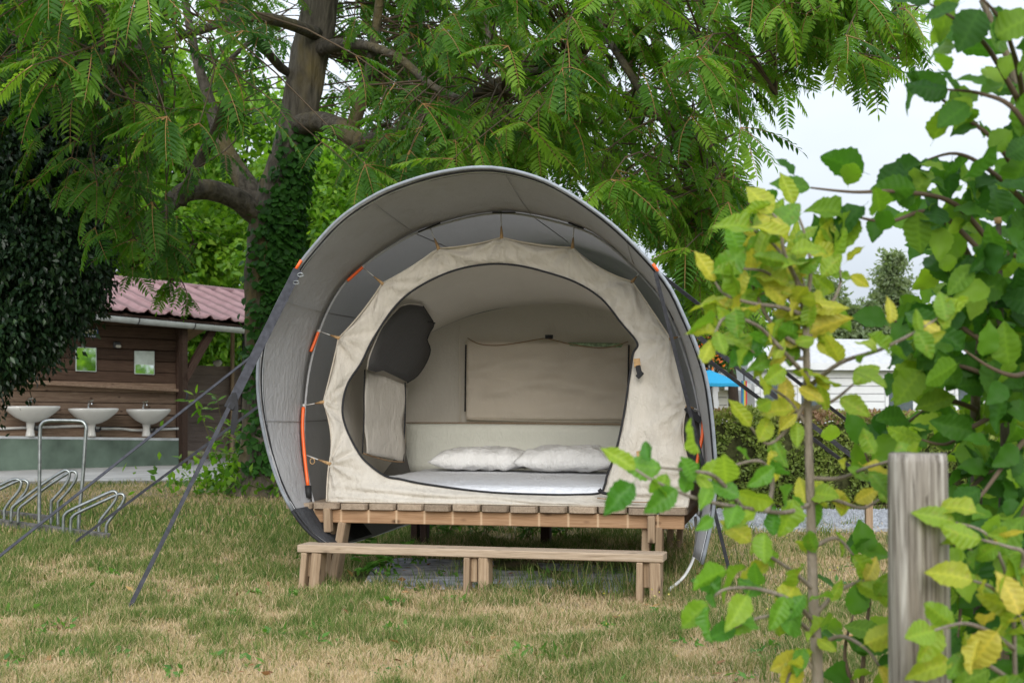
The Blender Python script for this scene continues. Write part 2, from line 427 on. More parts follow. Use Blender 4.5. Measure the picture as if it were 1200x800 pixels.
MT['midleaf'] = m_leaf('mid_green_leaf', [(0, (.06, .20, .02)), (.6, (.14, .32, .03)), (1, (.30, .42, .04))], .45, .45, veins=True, tcol=(1.3, 1.3, .7))
MT['greenleaf'] = m_leaf('green_leaf', [(0, (.022, .08, .011)), (.55, (.055, .155, .016)), (1, (.20, .32, .03))], .45, .55, veins=True, spec=.22)
MT['weed'] = m_leaf('weed_leaf', [(0, (.05, .15, .02)), (1, (.13, .28, .04))], .4, .5)
MT['birch'] = m_leaf('birch_leaf', [(0, (.12, .17, .08)), (1, (.24, .29, .16))], .4, .6)
MT['litter'] = m_leaf('dead_leaf', [(0, (.12, .05, .02)), (.6, (.28, .14, .06)), (1, (.42, .27, .10))], .15, .8)
MT['vineleaf'] = m_leaf('vine_leaf', [(0, (.03, .08, .02)), (1, (.08, .17, .035))], .35, .5)

s = NT('ribbed_roof_paint')      # valleys between ribs painted darker as their shade; dirt and lichen scattered overall
v = s.obj(rand=True); at3 = s.n('ShaderNodeAttribute', attribute_name='rib'); n3 = s.noise(v, 4, 5, .65)
c = s.ramp(n3, [(.3, (.24, .135, .135)), (.7, (.33, .20, .20))])
c = s.mix(s.ramp(at3.outputs['Fac'], [(0, (.75, .75, .75)), (.22, (.35, .35, .35)), (.6, (0, 0, 0))]), c, (.13, .075, .072))
c = s.mix(s.ramp(s.noise(v, 11, 5, .7), [(.55, (0, 0, 0)), (.75, (.5, .5, .5))]), c, (.16, .13, .10))
s.l(c, s.b.inputs['Base Color']); MT['roofrib'] = s.fin(.7, .2)
# ------------------------------------------------------------------ ground
def vnoise(x, y, s, seed):
    """tileless value noise, numpy"""
    x = np.asarray(x, float) / s; y = np.asarray(y, float) / s
    xi = np.floor(x).astype(np.int64); yi = np.floor(y).astype(np.int64); fx = x - xi; fy = y - yi
    fx = fx * fx * (3 - 2 * fx); fy = fy * fy * (3 - 2 * fy)
    def h(a, b):
        n = (a * 374761393 + b * 668265263 + seed * 974634777) & 0xffffffff
        n = ((n ^ (n >> 13)) * 1274126177) & 0xffffffff
        return ((n ^ (n >> 16)) & 0xffff) / 65535.0
    return (h(xi, yi) * (1 - fx) + h(xi + 1, yi) * fx) * (1 - fy) + (h(xi, yi + 1) * (1 - fx) + h(xi + 1, yi + 1) * fx) * fy
def greenness(x, y):
    n = .5 + 1.15 * (.20 * (vnoise(x, y, 1.2, 1) - .5) + .36 * (vnoise(x, y, .38, 2) - .5) + .44 * (vnoise(x, y, .13, 3) - .5)) + .02
    # greener under the trees on the left and in the damp strip by the platform, drier in front and on the right
    g = n + .16 * np.clip((y - 6.2) / 2.0, -1, 1) * np.clip((-x) / 2.0 + .3, -.35, 1) - .10 * np.clip((x - .6) / 2, 0, 1)
    g = g - .03 * np.clip((5.9 - y) / 1.5, 0, 1)
    wear = np.exp(-((y - (6.52 - .21 * (x + .1))) / .16) ** 2) * np.clip((1.05 - np.abs(x + .2)) / .3, 0, 1) * .8
    g = g - .22 * wear * (.5 + vnoise(x, y, .2, 31))
    band = np.exp(-((y - 13.6) / 1.5) ** 2) * (x < -1.2)
    return np.clip((g - .34) / .34, 0, 1) * (1 - .75 * band)
def gz(x, y):
    return .025 * (vnoise(x, y, 1.1, 9) - .5) + .012 * (vnoise(x, y, .3, 10) - .5)
def colour_grid(name, x0, x1, y0, y1, st, mat):
    nx = int((x1 - x0) / st) + 1; ny = int((y1 - y0) / st) + 1
    X, Y = np.meshgrid(np.linspace(x0, x1, nx), np.linspace(y0, y1, ny))
    edge = np.minimum(np.minimum(X - x0, x1 - X), np.minimum(Y - y0, y1 - Y))
    Z = gz(X, Y) * np.clip(edge / .5, 0, 1)
    V = np.stack([X, Y, Z], -1).reshape(-1, 3)
    i = np.arange(nx * ny).reshape(ny, nx)
    Q = np.stack([i[:-1, :-1], i[:-1, 1:], i[1:, 1:], i[1:, :-1]], -1).reshape(-1, 4)
    me = bpy.data.meshes.new(name)
    me.vertices.add(len(V)); me.vertices.foreach_set('co', V.ravel().astype(np.float32))
    me.loops.add(Q.size); me.loops.foreach_set('vertex_index', Q.ravel().astype(np.int32))
    me.polygons.add(len(Q)); me.polygons.foreach_set('loop_start', (np.arange(len(Q)) * 4).astype(np.int32))
    me.polygons.foreach_set('loop_total', np.full(len(Q), 4, dtype=np.int32))
    a = me.attributes.new('green', 'FLOAT', 'POINT'); a.data.foreach_set('value', greenness(X, Y).ravel().astype(np.float32))
    me.update(calc_edges=True); smooth(me)
    return link(name, me, mat)
s = NT('lawn_soil_and_thatch')
v = s.obj(rand=False); a = s.n('ShaderNodeAttribute', attribute_name='green')
dry = s.ramp(s.noise(v, 26, 6, .7), [(.3, (.17, .12, .075)), (.52, (.33, .25, .155)), (.75, (.46, .36, .235))])
grn = s.ramp(s.noise(v, 34, 6, .7), [(.3, (.045, .06, .018)), (.6, (.10, .135, .035)), (.8, (.19, .19, .08))])
s.l(s.mix(a.outputs['Fac'], dry, grn), s.b.inputs['Base Color']); s.bump(s.noise(v, 60, 4), .6, .02)
MT['lawn'] = s.fin(.95, .05)
GX0, GX1, GY0, GY1 = -9.0, 7.0, 3.0, 20.0
tag(colour_grid('ground', GX0, GX1, GY0, GY1, .07, MT['lawn']), kind='structure')
s = NT('far_field'); v = s.obj(rand=False)
s.l(s.ramp(s.noise(v, .35, 6, .7), [(.35, (.10, .13, .04)), (.6, (.22, .19, .10))]), s.b.inputs['Base Color']); s.bump(s.noise(v, 30, 3), .5, .02)
FARM = s.fin(.95, .05)
# outer field: a frame of four sheets round the lawn grid out to the horizon, 1 cm lower under the lawn's edge
Rr = 380
tag(mesh_pf('field', [(-Rr, -Rr, -.03), (Rr, -Rr, -.03), (Rr, Rr, -.03), (-Rr, Rr, -.03)], [(0, 1, 2, 3)], FARM), kind='structure')

# ------------------------------------------------------------------ tent frame
YAW = R(12)
TO = Vector((-.1625, 6.963, 0))
U = Vector((math.cos(YAW), -math.sin(YAW), 0)); Vv = Vector((math.sin(YAW), math.cos(YAW), 0))
def T(u, v, z): return TO + U * u + Vv * v + Vector((0, 0, z))
def TP(px, py, v):           # pixel -> point on the tent's cross plane at depth v
    return planehit(px, py, TO + Vv * v, Vv)
def TL(px, py, vf):          # same with a depth that depends on height
    v = vf(1.0)
    for _ in range(12):
        p = TP(px, py, v); v = vf(p.z)
    return p
def tu(p): return (p - TO).dot(U), (p - TO).dot(Vv), p.z

# ---- platform
deck = thing('tent_platform', T(0, 1.0, 0), 'low timber platform of grey boards that carries the cream tent', 'platform')
DZ = .42; NB = 14; PITCH = 2.1 / NB
def deck_board(i):
    x = -1.05 + PITCH * (i + .5); wv = PITCH - .006 - rnd.uniform(0, .004)
    f = -.012 + rnd.uniform(-.012, .012); L0, L1 = f, 2.12
    bm = bmesh.new(); r = .028
    out = [(-wv / 2, L1), (-wv / 2, L0 + r), (-wv / 2 + r * .3, L0 + r * .25), (-wv / 2 + r, L0), (wv / 2 - r, L0), (wv / 2 - r * .3, L0 + r * .25), (wv / 2, L0 + r), (wv / 2, L1)]
    # local frame: x along the board, y across
    vt = [bm.verts.new((b - 1.05, -a, 0)) for a, b in out]
    fc = bm.faces.new(vt)
    ex = bmesh.ops.extrude_face_region(bm, geom=[fc]); vs = [g for g in ex['geom'] if isinstance(g, bmesh.types.BMVert)]
    bmesh.ops.translate(bm, vec=(0, 0, -.03), verts=vs)
    bmesh.ops.recalc_face_normals(bm, faces=bm.faces)
    top = [e for e in bm.edges if abs(e.verts[0].co.z) < 1e-5 and abs(e.verts[1].co.z) < 1e-5]
    bmesh.ops.bevel(bm, geom=top, offset=.003, segments=1, affect='EDGES')
    m = Matrix((Vv, -U, Vector((0, 0, 1)))).transposed().to_4x4()
    m = m @ Matrix.Rotation(rnd.uniform(-.004, .004), 4, 'X')
    m.translation = T(x, 1.05, DZ + rnd.uniform(-.003, .002))
    bm_obj('board', bm, MT['deck'], deck, matrix=m)
for i in range(NB): deck_board(i)
zb = DZ - .034
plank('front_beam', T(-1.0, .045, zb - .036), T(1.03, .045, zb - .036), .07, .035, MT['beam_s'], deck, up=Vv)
plank('rear_beam', T(-1.0, 2.03, zb - .036), T(1.03, 2.03, zb - .036), .035, .07, MT['deckb'], deck)
plank('side_beam', T(-.98, .07, zb - .036), T(-.98, 2.0, zb - .036), .035, .07, MT['deckb'], deck)
plank('side_beam', T(1.0, .07, zb - .036), T(1.0, 2.0, zb - .036), .035, .07, MT['deckb'], deck)
for uu in (-.5, 0, .5): plank('joist', T(uu, .07, zb - .036), T(uu, 2.0, zb - .036), .035, .065, MT['deckb'], deck)
def leg_at(name, pxt, pyt, pxb, pyb, v, wx, wy, mat='leg', ground=True, par_=None):
    p1 = TP(pxt, pyt, v); p0 = TP(pxb, pyb, v)
    if ground:
        d = (p0 - p1); t = (p1.z + .02) / (p1.z - p0.z); p0 = p1 + d * t
    return plank(name, p0, p1, wx, wy, MT[mat], par_ if par_ is not None else deck, up=Vv)
# local y of an upright = across; local z ~ Vv
leg_at('beam_block', 384, 595, 385, 623, -.002, .038, .048, ground=False)
leg_at('leg', 388, 612, 389, 672, .10, .04, .12)
leg_at('leg', 404, 611, 392, 682, .06, .04, .10)
leg_at('beam_block', 763.5, 604, 763.5, 636, .0, .036, .04, ground=False)
leg_at('leg', 758, 616, 756, 690, .10, .04, .08)
leg_at('leg', 773, 617, 772, 692, .06, .035, .09)
for a, b in ((786, 784), (797, 796)): leg_at('leg', a, 619, b, 655, 1.95, .035, .08)
for a in (487, 498): leg_at('leg', a, 612, a, 642, 1.9, .045, .08, 'beamdark')
leg_at('leg', 640, 612, 640, 640, 1.9, .06, .08, 'beamdark')

# ---- step bench
bn = thing('step_bench', T(-.1, -.36, 0), 'low pale wooden step bench in front of the tent platform', 'bench')
bl, br = at(348, 637, 6.86), at(777, 649.5, 6.42)
bd = (br - bl).normalized(); bp = Vector((-bd.y, bd.x, 0))
bl.z = br.z = .232
o = plank('seat', bl + bp * .075 + Vector((0, 0, -.019)), br + bp * .075 + Vector((0, 0, -.019)), .15, .038, MT['bench'], bn, bev=.004)
def bpt(px, z, back=0.05):
    p = planehit(px, 500, bl + bp * back, Vector((bp.x, bp.y, 0))); p.z = z; return p
for xs in ((360, 356, 363, 375, 371), (549, 548, 556, 569, 569), (750, 749, 757, 768, 768)):
    a, b, c, d, e = xs
    plank('leg', bpt(b, -.02, .03), bpt(a, .192, .03), .03, .07, MT['leg'], bn, up=bp)
    plank('leg', bpt(e, -.02, .045), bpt(d, .192, .045), .052, .085, MT['leg'], bn, up=bp)
    plank('cross_block', bpt(c, .07, .06), bpt(c, .190, .06), .04, .045, MT['leg'], bn, up=bp)

# ---- tent
tent = thing('cocoon_tent', T(0, 1.0, DZ), 'round cream canvas tent with open front under a grey hooded flysheet', 'tent')
rim_v = lambda z: -.16 - .24 * max(0, min(1, (z - .3) / 1.8))
hoop_v = lambda z: .08 + .36 * max(0, min(1, (z - .42) / 1.7))
rim_px = [(386, 640), (362, 622), (341, 594), (325, 560), (312, 516), (304, 470), (303, 430), (309, 394), (325, 358), (343, 324), (360, 299), (395, 260), (430, 235), (465, 218),
          (515, 203), (568, 197), (617, 205), (661, 224), (715, 262), (757, 303), (784, 337), (801, 372), (815, 405), (826, 440), (832, 476), (836, 517), (838, 555), (834, 605), (822, 660)]
hoop_px = [(397, 640), (380, 618), (366, 592), (358, 555), (354, 515), (355, 478), (360, 434), (372, 388), (388, 352), (410, 322), (455, 288), (505, 264), (588, 247), (672, 263), (712, 283),
           (750, 318), (778, 352), (796, 390), (809, 428), (818, 462), (824, 500), (826, 545), (822, 600), (812, 652)]
NS = 97
rim = resample(cr([TL(x, y, rim_v) for x, y in rim_px], 6), NS)
hoop = resample(cr([TL(x, y, hoop_v) for x, y in hoop_px], 6), NS)
def push(pts, v, sc_, cu=0.0, cz=.95, sr=1.0):
    out = []
    for p in pts:
        u, _, z = tu(p); out.append(T(cu + (u - cu) * sc_ * (sr if u > cu else 1), v, cz + (z - cz) * sc_))
    return out
def loft(name, rows, mats, parent, sub=0, thick=.004, wr=0.0, closed=False):
    V = []; n = len(rows[0])
    for r in rows: V += r
    Fc = []
    for j in range(len(rows) - 1):
        for i in range(n if closed else n - 1):
            a, b = j * n + i, j * n + (i + 1) % n
            Fc.append((a, b, b + n, a + n))
    if wr:
        V = [v + (mnoise.noise_vector(v * 2.3) * wr + mnoise.noise_vector(v * 7) * wr * .3) for v in V]
    o = mesh_pf(name, V, Fc, mats, parent, sm=True)
    if thick:
        m = o.modifiers.new('cloth', 'SOLIDIFY'); m.thickness = thick; m.offset = 0
    return o
def interp(a, b, ts, bul=0.0):
    rows = []
    for t in ts:
        row = []
        for p, q in zip(a, b):
            c = p.lerp(q, t)
            u, v_, z = tu(c); rr = Vector((u, 0, z - .95)); 
            k = 1 + bul * math.sin(math.pi * t)
            row.append(T(u * k, v_, .95 + (z - .95) * k))
        rows.append(row)
    return rows
def outset(row, d):
    out = []
    for p in row:
        u, v_, z = tu(p); L = math.hypot(u, z - .95); out.append(T(u * (1 + d / L), v_, .95 + (z - .95) * (1 + d / L)))
    return out
hood_rows = interp(rim, hoop, [0, .06, .15, .3, .45, .6, .75, .88, 1], -.006)
def sagged(rows):
    out = []
    for j, r_ in enumerate(rows):
        t = j / (len(rows) - 1); o_ = []
        for i, p in enumerate(r_):
            a_ = .0065 * math.sin(math.pi * t) * math.sin(i * .52 + 2.2 * mnoise.noise(p * 1.5)) + .004 * math.sin(i * 1.7 + t * 3) * math.exp(-t * 5) * (j > 0)
            o_.append(outset([p], a_)[0])
        out.append(o_)
    return out
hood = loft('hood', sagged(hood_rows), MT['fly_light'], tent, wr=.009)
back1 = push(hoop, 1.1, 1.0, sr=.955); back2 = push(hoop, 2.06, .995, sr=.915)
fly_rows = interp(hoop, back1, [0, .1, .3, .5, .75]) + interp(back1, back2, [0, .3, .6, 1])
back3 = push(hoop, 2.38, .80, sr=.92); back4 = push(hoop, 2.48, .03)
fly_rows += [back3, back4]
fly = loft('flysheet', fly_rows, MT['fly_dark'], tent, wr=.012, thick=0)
# silver outer layer, 1.5 cm outside the grey one
loft('outer_flysheet', [outset(r, .014) for r in hood_rows[1:] + fly_rows[1:]], MT['fly_out'], tent, wr=.004, thick=0)
RK = max(i for i in range(40) if rim[i].z < .38) + 1
tube('lower_edge', [p for p in outset(rim, .004)][:RK + 1], .010, MT['black'], tent, 8)
# edge of the hood: pale edging, black piping and a thin reflective line
tube('hood_edging', [p for p in outset(rim, .004)][RK:], .0085, MT['rimsilver'], tent, 8)
tube('hood_piping', [p + Vv * .016 for p in outset(rim, -.010)], .0042, MT['black'], tent, 6)
r2 = interp(rim, hoop, [.055])[0]
tube('reflective_line', [p for p in outset(r2, -.007)], .0022, MT['paper'], tent, 5)
for k_ in (14, 26, 39, 52, 65, 78):
    tube('seam', [r_[k_] * .5 + outset(r_, -.008)[k_] * .5 for r_ in hood_rows], .0022, MT['fly_light'], tent, 5)
    tube('seam', [outset(r_, -.006)[k_] for r_ in fly_rows[:8]], .0025, MT['fly_dark'], tent, 5)
for e_ in (.012, .022): tube('stitching', [outset(r_, 0)[0] if False else p for p in outset(interp(rim, hoop, [e_ * 4])[0], -.004)][RK:], .0012, MT['strap'], tent, 4)
tube('pole_sleeve', outset(hoop, -.012)[4:-4], .0065, MT['fly_light'], tent, 6)
# darker skirt below the platform, in front of the lower hood edge
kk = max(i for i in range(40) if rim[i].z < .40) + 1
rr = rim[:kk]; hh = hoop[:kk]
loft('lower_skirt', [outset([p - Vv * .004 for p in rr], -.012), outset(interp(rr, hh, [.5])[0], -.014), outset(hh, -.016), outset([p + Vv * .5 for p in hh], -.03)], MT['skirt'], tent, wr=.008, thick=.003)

# inner front wall
pairs = [((383, 583), (452, 557), 1), ((384, 562), (430, 541), 0), ((386, 543), (418, 525), 1), ((388, 508), (406, 500), 0), ((379, 471), (402, 478), 1), ((389, 432), (408, 450), 0),
         ((397, 396), (424, 425), 1), ((424, 366), (438, 397), 0), ((448, 332), (463, 360), 1), ((480, 314), (490, 337), 0), ((514, 291), (530, 318), 1), ((552, 287), (570, 310), 0),
         ((588, 278), (605, 311), 1), ((630, 287), (640, 319), 0), ((671, 290), (675, 331), 1), ((703, 314), (705, 350), 0), ((741, 330), (728, 378), 1), ((763, 362), (747, 402), 0),
         ((786, 397), (742, 415), 1), ((797, 440), (737, 448), 0), ((805, 476), (731, 488), 1), ((801, 515), (722, 528), 0), ((812, 552), (712, 556), 1), ((809, 575), (709, 568), 0), ((806, 592), (703, 577), 1),
         ((740, 593), (680, 579), 0), ((640, 590), (640, 579), 1), ((570, 588), (570, 576), 0), ((500, 585.5), (500, 567), 1), ((440, 584), (470, 561), 0)]
ties = [2, 4, 6, 8, 10, 12, 14, 16, 18, 20, 22]
front_v = lambda z: .03 + .36 * max(0, min(1, (z - .42) / 1.6))
NP = len(pairs); SEG = 8
outer3 = [TL(p[0][0], p[0][1], front_v) for p in pairs]
inner3 = [TL(p[1][0], p[1][1], lambda z: front_v(z) + .05) for p in pairs]
for i in (0, 24, 25, 26, 27, 28, 29): outer3[i].z = DZ + .004
def quad3(a, b, c, t):   # through a (0), b (.5), c (1)
    return a * (2 * (t - .5) * (t - 1)) + b * (-4 * t * (t - 1)) + c * (2 * t * (t - .5))
outer_c = []
for i in range(0, NP, 2):
    a, b, c = outer3[i], outer3[(i + 1) % NP], outer3[(i + 2) % NP]
    for s_ in range(SEG * 2): outer_c.append(quad3(a, b, c, s_ / (SEG * 2)))
inner_c = cr(inner3, SEG, closed=True)
MM = 20
tiep = [outer3[i] for i in ties]
V = []
for j in range(MM + 1):
    t = j / MM
    for k in range(len(outer_c)):
        p = outer_c[k].lerp(inner_c[k], t)
        d = 0
        bulge = math.sin(math.pi * t)
        for tp in tiep:
            e = p - tp; L = e.length
            if L < .55:
                ang = math.atan2(e.z, e.dot(U)); h_ = hash((round(tp.x, 3), 1)) % 7
                fall = math.exp(-L / .19) * min(1, L / .03) * min(1, (1 - t) * 4)
                d += .020 * math.sin(ang * 9 + h_) * fall + .010 * math.sin(ang * 17 + h_ * 2) * fall
        # folds near the sill and in the hanging right-hand flap
        u_, v_, z_ = tu(p)
        edge = min(1, t * 5) * min(1, (1 - t) * 3)
        d += .010 * edge * math.sin(z_ * 120 + u_ * 9 + 3 * mnoise.noise(p * 3)) * math.exp(-((z_ - .46) / .07) ** 2)
        d += .026 * edge * math.sin((u_ - (z_ - .4) * .30) * 38 + 1.5 * mnoise.noise(p * 2.5)) * math.exp(-((u_ - .72) / .22) ** 2) * max(0, min(1, (1.1 - z_) / .5))
        d += (mnoise.noise(p * 4.2) * .018 + mnoise.noise(Vector((p.x * 3, p.y * 3, p.z * 11))) * .006) * edge
        V.append(p + Vv * (d - .012 * bulge))
n = len(outer_c)
Fc = [(j * n + i, j * n + (i + 1) % n, (j + 1) * n + (i + 1) % n, (j + 1) * n + i) for j in range(MM) for i in range(n)]
fw = mesh_pf('front_wall', V, Fc, MT['cream'], tent, sm=True)
m_ = fw.modifiers.new('cloth', 'SOLIDIFY'); m_.thickness = .003; m_.offset = 0
tube('hem', [p - Vv * .004 for p in outer_c] + [outer_c[0]], .004, MT['cream_in'], tent, 5)
zip_pts = [p - Vv * .010 for p in inner_c]
tube('door_zip', zip_pts + [zip_pts[0]], .0058, MT['black'], tent, 6)

# inner body: tube from the front wall's outer edge to the back wall
back_px = [(474, 556), (474, 520), (474, 480), (475, 445), (477, 425), (484, 406), (505, 390), (545, 372), (590, 361), (641, 355), (690, 359), (735, 372), (765, 395), (782, 430), (788, 470), (790, 510), (790, 556)]
VB = 2.02
backc = resample(cr([TP(x, y, VB) for x, y in back_px], 6), 80)
for p in (backc[0], backc[-1]): p.z = DZ + .01
k0 = [i for i in range(len(outer_c))]
top_outer = outer_c[:SEG * 24 + 1]      # from bottom-left corner round to bottom-right
top_outer = resample([p.copy() for p in top_outer], 80)
def inset(p, d):
    u_, v_, z_ = tu(p); L = math.hypot(u_, z_ - .95); return T(u_ * (1 - d / L), v_, .95 + (z_ - .95) * (1 - d / L))
a_row = [p + Vv * .012 for p in top_outer]
for p in a_row: p.z = max(p.z, DZ + .006)
body_rows = []
for t in [0, .04, .12, .25, .4, .55, .7, .85, 1.0]:
    row = []
    for p, q in zip(a_row, backc):
        c = p.lerp(q, t)
        sag = .05 * math.sin(math.pi * t)
        row.append(inset(c, sag * (1 if c.z > 1.2 else -.3)))
    body_rows.append(row)
body = loft('inner_body', body_rows, MT['cream_in'], tent, wr=.012, thick=0)
# back wall
bv = [p.copy() for p in backc]
cz_ = T(0, VB, .95)
NR = 6; V = [T(.15, VB + .015, .9)]; nb = len(bv)
for j in range(1, NR + 1):
    for p in bv:
        q = V[0].lerp(p, j / NR); V.append(q + Vv * (.02 * mnoise.noise(q * 2.5) * (1 - j / NR)))
Fc = [(0, 2 + i, 1 + i) for i in range(nb - 1)] + [(0, 1, nb)]
for j in range(NR - 1):
    for i in range(nb):
        a = 1 + j * nb + i; b = 1 + j * nb + (i + 1) % nb; Fc.append((a, b, b + nb, a + nb))
mesh_pf('back_wall', V, Fc, MT['cream_in'], tent, sm=True)
def BP(px, py, off=.03): return TP(px, py, VB - off)
def patch(name, corners, off, mat, parent, nx=12, ny=8, amp=.006, fn=None, thick=.002):
    (a, b, c, d) = [fn(*p) if fn else BP(p[0], p[1], off) for p in corners]
    V = []; Fc = []
    for j in range(ny + 1):
        for i in range(nx + 1):
            s_, t_ = i / nx, j / ny
            p = (a.lerp(b, s_)).lerp(d.lerp(c, s_), t_)
            e = min(1, 8 * min(s_, 1 - s_)) * min(1, 8 * min(t_, 1 - t_))
            V.append(p + Vv * (amp * e * (mnoise.noise(p * 6) + .8 * math.sin(p.z * 40 + (s_ - .5) ** 2 * 16))))
    for j in range(ny):
        for i in range(nx):
            q = j * (nx + 1) + i; Fc.append((q, q + 1, q + nx + 2, q + nx + 1))
    o = mesh_pf(name, V, Fc, mat, parent, sm=True)
    if thick: m = o.modifiers.new('cloth', 'SOLIDIFY'); m.thickness = thick; m.offset = 0
    return o
patch('lower_back_wall', [(476, 496), (788, 499), (788, 553), (476, 553)], .028, MT['cream_low'], tent, 20, 6, .008)
wf = patch('window_flap', [(546, 399), (738, 403), (738, 492), (546, 491)], .045, MT['cream_in'], tent, 48, 24, .012)
for v_ in wf.data.vertices:
    u_, _, z_ = tu(v_.co); v_.co += Vv * (.007 * math.sin((z_ + .16 * u_) * 52 + 2 * mnoise.noise(v_.co * 3)) + .005 * math.sin((z_ - .22 * u_) * 74)) * min(1, max(0, (1.34 - z_) * 8)) * min(1, max(0, (z_ - .84) * 8))
patch('outside_view_strip', [(665, 401), (731, 402), (728, 407), (668, 405)], .062, m_plain('outside_view_green', (.22, .30, .17), .3, var=.6, scale=60), wf, 4, 1, 0)  # green strip stands in for the outdoors seen through the gap
tube('window_piping', cr([BP(x, y, .062) for x, y in ((548, 396), (553, 399), (562, 403), (575, 404.5), (590, 404), (608, 401.5), (628, 398), (640, 396.5), (652, 399), (668, 403), (690, 406.5), (706, 407.5), (722, 405), (736, 400))], 4), .0032, MT['piping'], wf, 5)
tube('window_zip', [BP(x, y, .066) for x, y in ((546, 404), (545.5, 440), (545, 482))], .0055, MT['black'], wf, 6)
tube('window_zip', [BP(x, y, .066) for x, y in ((737, 404), (736.5, 430), (735.5, 466))], .0055, MT['black'], wf, 6)
plank('velcro_tab', BP(639, 394.5, .068), BP(648, 394.5, .068), .012, .026, MT['black'], wf, 0)
for pts in (((476, 495), (600, 495.5), (787, 498)), ((538, 378), (538.5, 440), (539, 494)), ((546, 491), (640, 493), (738, 493.5)), ((475, 430), (474.5, 550))):
    tube('seam', cr([BP(x, y, .05) for x, y in pts], 4), .0035, MT['piping'] if pts[0][0] == 476 else MT['cream_in'], tent, 5)

# things found by looking at the inner body: mesh window and its let-down flap on the left wall
def bvh_of(o):
    me = o.data; M = wm(o)
    return BVHTree.FromPolygons([M @ v.co for v in me.vertices], [tuple(p.vertices) for p in me.polygons])
bb = bvh_of(body)
def hit(px, py, off):
    d = ray(px, py).normalized(); h = bb.ray_cast(CAM + d * 5, d)
    p = h[0] if h[0] is not None else TP(px, py, 1.2)
    return p - d * off
win_px = [(431, 433), (433, 420), (439, 404), (447, 386), (458, 371), (470, 359), (482, 356), (496, 358), (503, 369), (509, 380), (504, 390), (501, 398), (505, 410), (500, 425), (490, 440), (478, 448), (464, 441), (449, 434), (440, 436)]
def wv(px, py):
    t = min(1, max(0, (py - 356) / 90)); sx = (px - (470 - 40 * t)) / 42
    v_ = (.62 + .55 * sx) * (1 - t) + (.42 + .80 * sx) * t
    d = ray(px, py).normalized(); h = bb.ray_cast(CAM + d * 4, d)
    if h[0] is not None:
        hv = tu(h[0])[1]
        if hv > .3: v_ = min(v_, hv - .11)
    return TP(px, py, v_)
cpt = wv(468, 402); wp = [wv(x, y) for x, y in win_px]
V = [cpt]; nw = len(wp)
for r_ in (.35, .7, 1.0):
    for (x, y) in win_px: V.append(wv(468 + (x - 468) * r_, 402 + (y - 402) * r_))
Fc = [(0, 1 + (i + 1) % nw, 1 + i) for i in range(nw)]
for j in range(2):
    for i in range(nw):
        a = 1 + j * nw + i; b = 1 + j * nw + (i + 1) % nw; Fc.append((a, b, b + nw, a + nw))
sw = mesh_pf('side_window', V, Fc, MT['mesh_dark'], tent, sm=True)
m_ = sw.modifiers.new('cloth', 'SOLIDIFY'); m_.thickness = .002; m_.offset = 0
tube('window_edge', cr([wv(x, y) - Vv * .012 for x, y in win_px[7:16]], 3), .004, MT['black'], sw, 6)
tube('window_edge', cr([wv(x, y) - Vv * .012 for x, y in win_px[:8]], 3), .004, MT['cream'], sw, 6)
plank('toggle', wv(503, 377) - Vv * .03, wv(511, 379) - Vv * .03, .008, .008, MT['black'], tent, 0)
# flap: hangs straight in front of the wall
fl_v = lambda px: .52 + (px - 428) / 48 * .62
def FLP(px, py): return TP(px, py, fl_v(px))
flc = [(429, 433), (476, 452), (474, 541), (426, 531)]
fo = patch('side_window_flap', flc, 0, MT['cream'], tent, 16, 20, .020, fn=FLP)
for v_ in fo.data.vertices:
    t_ = max(0, min(1, (1.10 - v_.co.z) / .55)); v_.co += Vv * (.022 * math.sin(v_.co.z * 13 + v_.co.x * 9) + .03 * t_ * math.sin(v_.co.y * 16)) + U * (.008 * math.sin(v_.co.z * 21)) * t_
tube('flap_zip', cr([FLP(x, y) - Vv * .022 for x, y in ((429, 433), (428, 460), (428, 490), (426, 531))], 3), .004, MT['black'], fo, 5)
tube('flap_zip', cr([FLP(x, y) - Vv * .022 for x, y in ((476, 448), (476, 480), (475, 510), (474, 540))], 3), .005, MT['black'], fo, 5)
for x, y in ((434, 521), (468.5, 533)): plank('flap_tab', FLP(x, y - 3) - Vv * .012, FLP(x - .5, y + 3) - Vv * .012, .008, .004, MT['black'], fo, 0, up=Vv)
tube('flap_hem', cr([FLP(x, y) - Vv * .004 for x, y in ((426, 531), (442, 536), (458, 540), (474, 541))], 3), .004, MT['piping'], fo, 5)

# ties between the front wall and the hoop pole
hoop_pull = {2: (356, 532), 4: (356, 475), 6: (374, 388), 8: (425, 313), 10: (503, 264), 12: (587, 248), 14: (673, 263), 16: (753, 315), 18: (806, 392), 20: (824, 482)}
for i, (hx, hy) in hoop_pull.items():
    a = outer3[i] - Vv * .004; b = TL(hx, hy, hoop_v); m = a.lerp(b, .42)
    tube('tie_tab', [a + (a - b) * .05, a.lerp(b, .12), m], [.010, .0085, .0035], MT['tan'], tent, 6)
    tube('tie_cord', [m, b], .0028, MT['cord'], tent, 5)
    tube('tie_toggle', [b - U * .008, b + U * .008], .009, MT['cord'], tent, 6)
# cream ring on the lowest tie
c_ = TL(367, 540, front_v) - Vv * .012
tube('tie_ring', [c_ + U * .013 * math.cos(a) + Vector((0, 0, .015 * math.sin(a))) for a in [k * math.pi / 6 for k in range(13)]], .003, MT['tan'], tent, 5)
